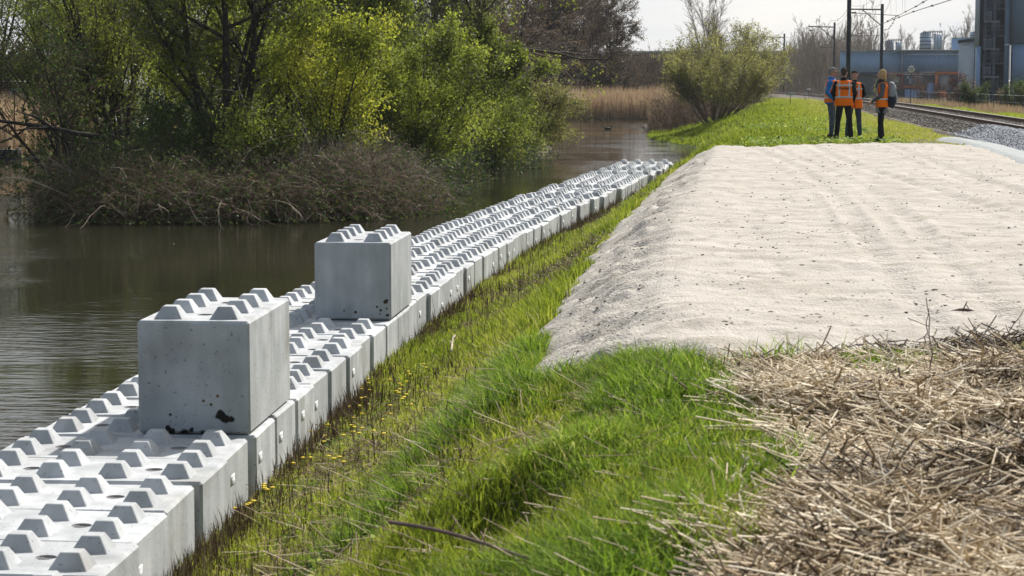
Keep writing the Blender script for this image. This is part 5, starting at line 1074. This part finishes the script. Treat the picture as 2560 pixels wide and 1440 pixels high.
    def vr(zz):  # vest section at height
        za = [p[2] for p in VP]; return np.array([np.interp(zz, za, [p[i] for p in VP]) for i in range(3)]), np.array([np.interp(zz, za, [r_[i] for r_ in VR]) for i in range(2)])
    def band(z0, z1, a0=0, a1=360, off=.004, nm_='reflective_band', m_=P_refl):
        n_ = 30; V = []; 
        for zz in (z0, z1):
            c_, r_ = vr(zz)
            for kx in range(n_+1):
                th = math.radians(a0+(a1-a0)*kx/n_)
                for o2 in (0, .006): V.append(np.array([c_[0]+(r_[0]+off+o2)*math.cos(th), c_[1]+(r_[1]+off+o2)*math.sin(th), zz]))
        m1_ = (n_+1)*2; Q = []
        for kx in range(n_):
            i = kx*2; Q += [[i+1,i+3,m1_+i+3,m1_+i+1],[i,m1_+i,m1_+i+2,i+2],[i,i+2,i+3,i+1],[m1_+i,m1_+i+1,m1_+i+3,m1_+i+2]]
        return mk(nm_, V, [Q], m_, vest)
    for z0 in spec.get('bands', (1.02, 1.28)): band(z0, z0+.042)
    # vertical tapes over the shoulders front and back
    def tape(xx, sgn, z0, z1, w_=.042, m_=P_refl, nm_='reflective_tape', off=.005, n_=14):
        V = []
        for kx in range(n_+1):
            zz = z0+(z1-z0)*kx/n_; c_, r_ = vr(zz)
            for dx in (-w_/2, w_/2):
                u_ = np.clip((xx+dx)/(r_[0]+.002), -.98, .98); yy_ = c_[1]+sgn*((r_[1]+off)*math.sqrt(1-u_*u_))
                V.append((c_[0]+xx+dx, yy_, zz)); V.append((c_[0]+xx+dx, yy_+sgn*.005, zz))
        Q = []
        for kx in range(n_): i = kx*4; Q += [[i+1,i+3,i+7,i+5],[i,i+4,i+6,i+2],[i,i+1,i+5,i+4],[i+2,i+6,i+7,i+3]]
        return mk(nm_, V, [Q], m_, vest)
    for xx, sgn in spec.get('tapes', ((-.105,1),(.105,1),(-.105,-1),(.105,-1))): tape(xx, sgn, 1.07, 1.45)
    if spec.get('open', True):
        tape(0, 1, 1.27, 1.485, .075, spec['top'], 'shirt_front', .009); tape(0, 1, vz0+.02, 1.28, .012, P_black, 'zip', .009)
    if spec.get('piping'): band(vz0+.005, vz0+.017, off=.006, nm_='hem_piping', m_=spec['piping'])
    # face details
    for s_ in (-1, 1):
        g = G(); g.ell(f(s_*.031,.083,.013), (.0105,.006,.0055), R3, 8, 6); g.build('eye', P_eye, root)
        g = G(); g.ell(f(s_*.032,.088,.036), (.019,.006,.0045), R3, 8, 6); g.build('eyebrow', spec['hair'], root)
    g = G(); g.ell(f(0,.094,-.06), (.022,.006,.006), R3, 8, 6); g.build('mouth', P_lip, root)
    g = G(); g.ell(f(0,-.026,.045), (.083,.098,.088), R3, 16, 10)
    if spec.get('long'):
        g.ell(f(0,-.05,.0), (.086,.075,.10), R3, 12, 8)
        for sx_ in (-.062,-.03,.0,.03,.062): g.capsule([f(sx_,-.04,.02), f(sx_*1.25,-.085,-.10), f(sx_*1.3,-.075,-.21), f(sx_*1.1,-.06,-.29)], [.034,.040,.036,.014], 8)
        for sx_ in (-.078,.078): g.capsule([f(sx_*.8,.02,.07), f(sx_*1.04,-.005,-.02), f(sx_*1.0,-.01,-.14), f(sx_,.0,-.22)], [.02,.022,.024,.010], 8)
    else:
        g.ell(f(0,-.062,.0), (.072,.052,.085), R3, 12, 8); g.ell(f(0,.03,.088), (.062,.055,.03), R3, 10, 6)
    remesh(g, 'hair', spec['hair'], root, .009, 1)
    if spec.get('glasses'):
        g = G()
        for s_ in (-1, 1):
            c_ = f(s_*.033,.106,.010); th = np.linspace(0, 6.283, 13); pts_ = [np.array(f(s_*.033+.024*math.cos(t), .105, .010+.017*math.sin(t))) for t in th]
            g.loft(pts_, [.0035]*13, 5, frame=(0,1.,0)); g.bar(f(s_*.058,.104,.014), f(s_*.082,-.01,.006), .006)
        g.bar(f(-.01,.107,.014), f(.01,.107,.014), .006); g.build('glasses', P_glass, root)
    return root, vest, vr
def ptx(px, py): p = at(px, py, z=0.0); return float(p[0]), float(p[1])
x, y = ptx(2077, 346)
person("grey haired man with glasses, blue jacket under his orange vest, hands by his jeans pockets", x, y, math.radians(-112), 1.80, dict(
    feet=((-.10,-.02,-8),(.10,.04,12)), knees=((-.10,.02,.48),(.10,.04,.48)), head=(0,.03,1.67), hpitch=-.16, hyaw=.12, w=1.06,
    arms=[(0,(-.245,-.07,1.15),(-.19,.10,.95),(.25,.15,-1),(0,1,0)), (0,(.245,-.05,1.15),(.19,.12,.96),(-.2,.15,-1),(0,1,0))],
    trousers=P_jean, boots=P_shoe, top=P_blue, topname='jacket', collar=P_blue, bulk=.022, hem=.86, vest_hem=.90, bands=(1.0,1.25), hair=P_greyh, glasses=True))
x, y = ptx(2108, 353)
r2, v2, vr2 = person("man seen from behind, orange vest with dark lettering, black trousers and brown boots, legs apart", x, y, math.radians(-6), 1.80, dict(
    feet=((-.17,0,-18),(.19,-.02,18)), knees=((-.135,.03,.48),(.15,.03,.48)), head=(.0,.01,1.67), hyaw=-.25, w=1.08,
    arms=[(0,(-.27,.0,1.17),(-.20,.14,.98),(.6,.5,-.6),(0,1,0)), (0,(.275,-.02,1.16),(.215,.12,.94),(-.3,.5,-.9),(0,1,0))],
    trousers=P_black, boots=P_boot, boot=.40, legw=(.096,.066,.060), top=P_black, topname='sweater', collar=P_black, bulk=.016, hem=.88, vest_hem=.86, bands=(1.05,1.34), tapes=((-.12,-1),(.12,-1),(-.105,1),(.105,1)), hair=P_dkh))
c_, r_ = vr2(1.285); textmesh('ProRail', .085, P_black, v2, (c_[0]-.005, c_[1]-r_[1]-.016, 1.285), (math.pi/2,0,0), font_w=.002)
x, y = ptx(2134, 348)
person("dark haired man facing us in a zipped orange vest over a black top, and jeans", x, y, math.radians(176), 1.73, dict(
    feet=((-.16,0,-15),(.18,.03,15)), knees=((-.13,.03,.48),(.14,.03,.48)), head=(0,.02,1.67), hpitch=-.05, w=1.05,
    arms=[(0,(-.27,-.08,1.17),(-.14,-.17,1.0),(.8,-.2,-.3),(0,0,1)), (0,(.27,-.08,1.17),(.14,-.18,.98),(-.8,-.2,-.3),(0,0,1))],
    trousers=P_jean2, boots=P_shoe, top=P_black, topname='sweater', collar=P_black, bulk=.014, hem=.88, vest_hem=.80, bands=(1.04,1.29), hair=P_blkh))
x, y = ptx(2203, 356)
r4, v4, vr4 = person("woman with long blond hair in an orange vest, grey cardigan and black trousers, facing left", x, y, math.radians(86), 1.75, dict(
    feet=((-.07,.03,-4),(.08,-.03,6)), knees=((-.075,.03,.48),(.08,.02,.48)), head=(0,.02,1.665), hpitch=.02, w=.93, legw=(.092,.070,.066), cuff=.07,
    arms=[(0,(-.215,.02,1.16),(-.07,.24,1.0),(.5,.7,-.45),(0,.4,1)), (0,(.215,.02,1.16),(.06,.25,.98),(-.5,.7,-.45),(0,.4,1))],
    trousers=P_black, boots=P_shoe, top=P_cardi, topname='cardigan', bulk=.016, hem=.88, vest_hem=.86, bands=(1.04,), tapes=((.10,1),(-.10,1)), hair=P_blond, long=True))
g = G(); g.loft([(0,0,.72),(0,0,.80),(0,0,.90)], [(.165,.15),(.16,.14),(.15,.125)], 20, frame=(1,0,0)); remesh(g, 'tunic', P_tunic, r4, .011, 1)
g = G(); th = np.linspace(0, 6.283, 15)
for zz, r0_ in ((1.47,.098),(1.52,.085)): g.loft([(r0_*math.cos(t), .01+r0_*math.sin(t), zz+.01*math.sin(3*t)) for t in th], [.035]*15, 8, frame=(0,0,1.))
g.capsule([(-.03,.10,1.47),(-.03,.15,1.36)], [.035,.03], 8); remesh(g, 'scarf', P_scarf, r4, .01, 2)
# rucksack on her back: carried, so a thing of its own
bp_ = empty('backpack', r4.location, r4.rotation_euler.z, "grey and navy rucksack carried on the woman's back", 'backpack'); bp_.scale = r4.scale
g = G(); g.loft([(0,-.235,1.12),(0,-.25,1.2),(0,-.25,1.34),(0,-.22,1.44),(0,-.19,1.475)], [(.13,.085),(.145,.10),(.14,.10),(.11,.075),(.05,.03)], 16, frame=(1,0,0)); remesh(g, 'upper_bag', P_packg, bp_, .011, 2)
g = G(); g.loft([(0,-.20,.86),(0,-.215,.89),(0,-.245,1.0),(0,-.24,1.12)], [(.10,.07),(.135,.095),(.15,.115),(.14,.10)], 16, frame=(1,0,0)); remesh(g, 'lower_bag', P_packn, bp_, .011, 2)
g = G(); g.capsule([(0,-.34,.98),(0,-.35,1.1),(0,-.33,1.2)], [(.08,.03),(.09,.035),(.08,.03)], 10); remesh(g, 'front_pocket', P_packg, bp_, .011, 2)
for s_ in (-1, 1):
    g = G(); g.loft([(s_*.09,-.16,1.42),(s_*.105,-.06,1.505),(s_*.115,.05,1.49),(s_*.13,.125,1.38),(s_*.15,.11,1.2),(s_*.165,-.02,1.08),(s_*.12,-.16,1.0)], [(.024,.008)]*7, 8, frame=(1,0,0)); g.build('strap', P_packn, bp_, smooth=True)

# ------------------------------------------------------------------ small things
M_petal = mat('yellow_petals', (.85,.62,.02), rough=.6, var=.1); M_stem = mat('green_stem', (.08,.13,.02), rough=.7)
g = G(); g.loft([(0,0,0),(.004,0,.035),(.006,0,.07)], [.0022,.002,.0018], 5); STM = g.build('stem', M_stem); sm_ = STM.data; bpy.data.objects.remove(STM)
g = G(); g.loft([(.006,0,.068),(.006,0,.076),(.006,0,.079)], [(.005,.005),(.017,.017),(.009,.009)], 9, frame=(1,0,0)); hd_ = g.build('flower_head', M_petal); hm_ = hd_.data; bpy.data.objects.remove(hd_)
rf_ = T(201); fl_ = []
for (px, py, n, sx_, sy_) in ((575,1262,9,24,26),(672,1245,5,16,18),(596,1290,5,30,12),(905,1000,10,30,40),(980,985,9,40,30),(880,1095,6,50,30),(800,1090,5,30,26),(1010,1045,6,50,30),(850,1170,4,60,30),(1040,950,4,40,30),(745,1178,3,20,14),(940,1120,3,30,20)):
    for _ in range(n):
        qx, qy = px+rf_.normal(0, sx_*.6), py+rf_.normal(0, sy_*.6)
        for zt_ in np.linspace(-1.3, 0, 60):
            p = at(qx, qy, z=zt_)
            if float(terr(np.array(p[0]), np.array(p[1]))) <= zt_+.02: break
        if p[0] > XB(p[1])+.05: fl_.append((p[0], p[1], float(terr(np.array(p[0]), np.array(p[1])))))
for p in fl_:
    t = empty('yellow_flower', p, rf_.uniform(0,6.28), "small yellow flower in the grass beside the concrete blocks", 'flower', 'yellow flowers in the bank grass'); t.scale = (1.2,)*3
    link(bpy.data.objects.new('stem', sm_), t); link(bpy.data.objects.new('flower_head', hm_), t)
# bramble canes over the straw
M_cane = mat('red_brown_cane', (.11,.06,.05), rough=.7, var=.3); M_stick2 = mat('pale_stick', (.50,.42,.32), rough=.8, var=.2)
def onray(px, py, up=.05):
    for Yq in np.linspace(6, 60, 1500):
        p = at(px, py, Y=Yq)
        if float(terr(np.array(p[0]), np.array(p[1])))+up >= p[2]: return p
    return p
canes = [((2300,905),(2322,860),(2318,770),'bare upright cane standing in the straw, the taller left one'),((2318,1000),(2335,880),(2322,742),'long bare cane leaning left, rising highest above the straw'),((2480,890),(2510,850),(2560,770),'cane leaning out of the picture at the right edge'),((2140,865),(2300,838),(2520,868),'long thin cane lying along the sand edge'),((2050,880),(2180,850),(2250,862),'short dark cane lying at the sand edge left of the long one'),((2200,835),(2290,880),(2340,950),'cane slanting down across the straw and weeds'),((2560,880),(2480,910),(2400,960),'dark cane curving down at the right side of the weeds')]
for a, b_, c_, lab in canes:
    A = onray(*a); Bp = at(*b_, Y=A[1]+.05); Cp = at(*c_, Y=A[1]+.1)
    if lab.startswith(('long thin','short dark')): Bp = onray(*b_, up=.10); Cp = onray(*c_, up=.12)
    P = []; 
    for t in np.linspace(0, 1, 12): P.append(A*(1-t)**2 + 2*Bp*t*(1-t) + Cp*t*t + T(int(a[0]+a[1])+int(t*100)).normal(0,.006,3))
    g = G(); g.loft(P, np.linspace(.0045,.002,12), 6)
    for kk in (3, 6, 8): g.bar(P[kk], P[kk]+T(kk+a[0]).normal(0,1,3)*[.05,.03,.03]+[0,0,.04], .004)
    tag(g.build('bramble_cane', M_cane, smooth=True), lab, 'cane', 'bare bramble canes over the straw')
def stick(a, b_, r, lab, m, up=.08, upb=None):
    A = onray(*a, up=up); Bq = onray(*b_, up=upb or up); P = [A*(1-t)+Bq*t+np.array([0,0,.02*math.sin(t*3.1)]) for t in np.linspace(0,1,9)]; g = G(); g.loft(P, np.linspace(r, r*.6, 9), 7)
    g.bar(P[4], P[4]+np.array([.03,.02,.05]), r*.5); g.bar(P[6], P[6]+np.array([-.02,.03,.04]), r*.4); tag(g.build('stick', m, smooth=True), lab, 'stick')
stick((1136,838),(1128,878),.016,"short pale stick lying on the grass bank between blocks and sand", M_stick2)
stick((975,1305),(1320,1398),.010,"long thin brown stick lying over the foreground grass", M_cane, .16)
stick((1820,1215),(1885,1160),.012,"thick pale straw stub at the left edge of the straw", M_stick2, .1)
stick((1610,905),(1720,975),.010,"brown stalk leaning at the corner between grass, sand and straw", M_cane, .12)
stick((2375,782),(2440,780),.012,"dark twig lying on the sand at the right", M_cane, .06)
# duck on the far water
g = G(); q = at(1519, 323, z=WZ); g.ell((0,0,.05), (.2,.1,.07), None, 10, 6); g.capsule([(.16,0,.06),(.19,0,.13),(.22,0,.16)], [.035,.025,.035], 8); g.capsule([(.24,0,.16),(.29,0,.15)], [.016,.012], 6); g.capsule([(-.16,0,.07),(-.26,0,.10)], [.045,.018], 6)
o = remesh(g, 'duck', P_shoe, None, .015, 1); o.location = q; tag(o, "small dark duck swimming on the far open water", 'duck')
# left edge: white pole, dark timber box, red shed glimpse
q = at(47, 300, Y=95); zb = float(terr(np.array(q[0]), np.array(95.))); t = empty('white_post', (q[0], 95, zb), 0, "thin white post on the far left bank behind the trees", 'post'); g = G(); g.box(-.05,.05,-.05,.05,-.2,2.3); g.build('pole', M_white, t); g = G(); g.box(-.09,.09,-.09,.09,2.3,2.36); g.build('cap', M_greyp, t)
q = at(25, 404, z=WZ); t = empty('timber_box', (q[0]-.2, q[1]+.5, WZ), 0.1, "dark timber box standing in the water at the left edge", 'timber box')
M_tim = mat('wet_timber', (.035,.035,.038), rough=.6, var=.4)
for k in range(4): g = G(); g.box(-.42,.42,-.3,-.26,.02+k*.09,.10+k*.09); g.box(-.42,.42,.26,.3,.02+k*.09,.10+k*.09); g.build('plank', M_tim, t)
g = G()
for cx, cy in ((-.4,-.25),(.4,-.25),(-.4,.25),(.4,.25),(0,-.25)): g.box(cx-.04,cx+.04,cy-.06,cy+.02,-.4,.46)
g.build('posts', M_tim, t); g = G(); g.box(-.44,.44,-.32,.32,.385,.41); g.build('lid', M_tim, t)
M_brick = mat('red_brick_far', (.20,.06,.05), rough=.9, scale=1)
q = at(10, 262, Y=150); hs = empty('red_house', (q[0]-6, 150, -1.0), 0, "low red brick house glimpsed at the left edge behind the trees", 'house')
g = G(); g.box(-8,9,0,6,-.5,2.2); g.build('wall', M_brick, hs); g = G(); g.bar((-8.4,3,3.2),(9.4,3,3.2),6.8,1.9); g.build('roof', M_sleeper, hs)
for xx in (3.5, 6.5): wdw = G(); wdw.box(xx,xx+1.4,-.06,-.01,.6,1.7); wo = wdw.build('window', M_white, hs); g = G(); g.box(xx+.1,xx+1.3,-.09,-.07,.7,1.6); g.build('pane', B_glass, wo)

# ------------------------------------------------------------------ air
M_haze = bpy.data.materials.new('haze'); M_haze.use_nodes = True; N = M_haze.node_tree.nodes; N.clear(); vo = N.new('ShaderNodeVolumePrincipled'); ou = N.new('ShaderNodeOutputMaterial')
vo.inputs['Color'].default_value = (.86,.90,.95,1); vo.inputs['Density'].default_value = .00013; vo.inputs['Anisotropy'].default_value = .3; M_haze.node_tree.links.new(vo.outputs[0], ou.inputs['Volume'])
g = G(); g.box(-240, 280, -20, 720, -4.0, 26.0); tag(g.build('haze', M_haze), "faint haze in the air over the whole place", 'haze', kind='stuff')
scene.cycles.volume_bounces = 0
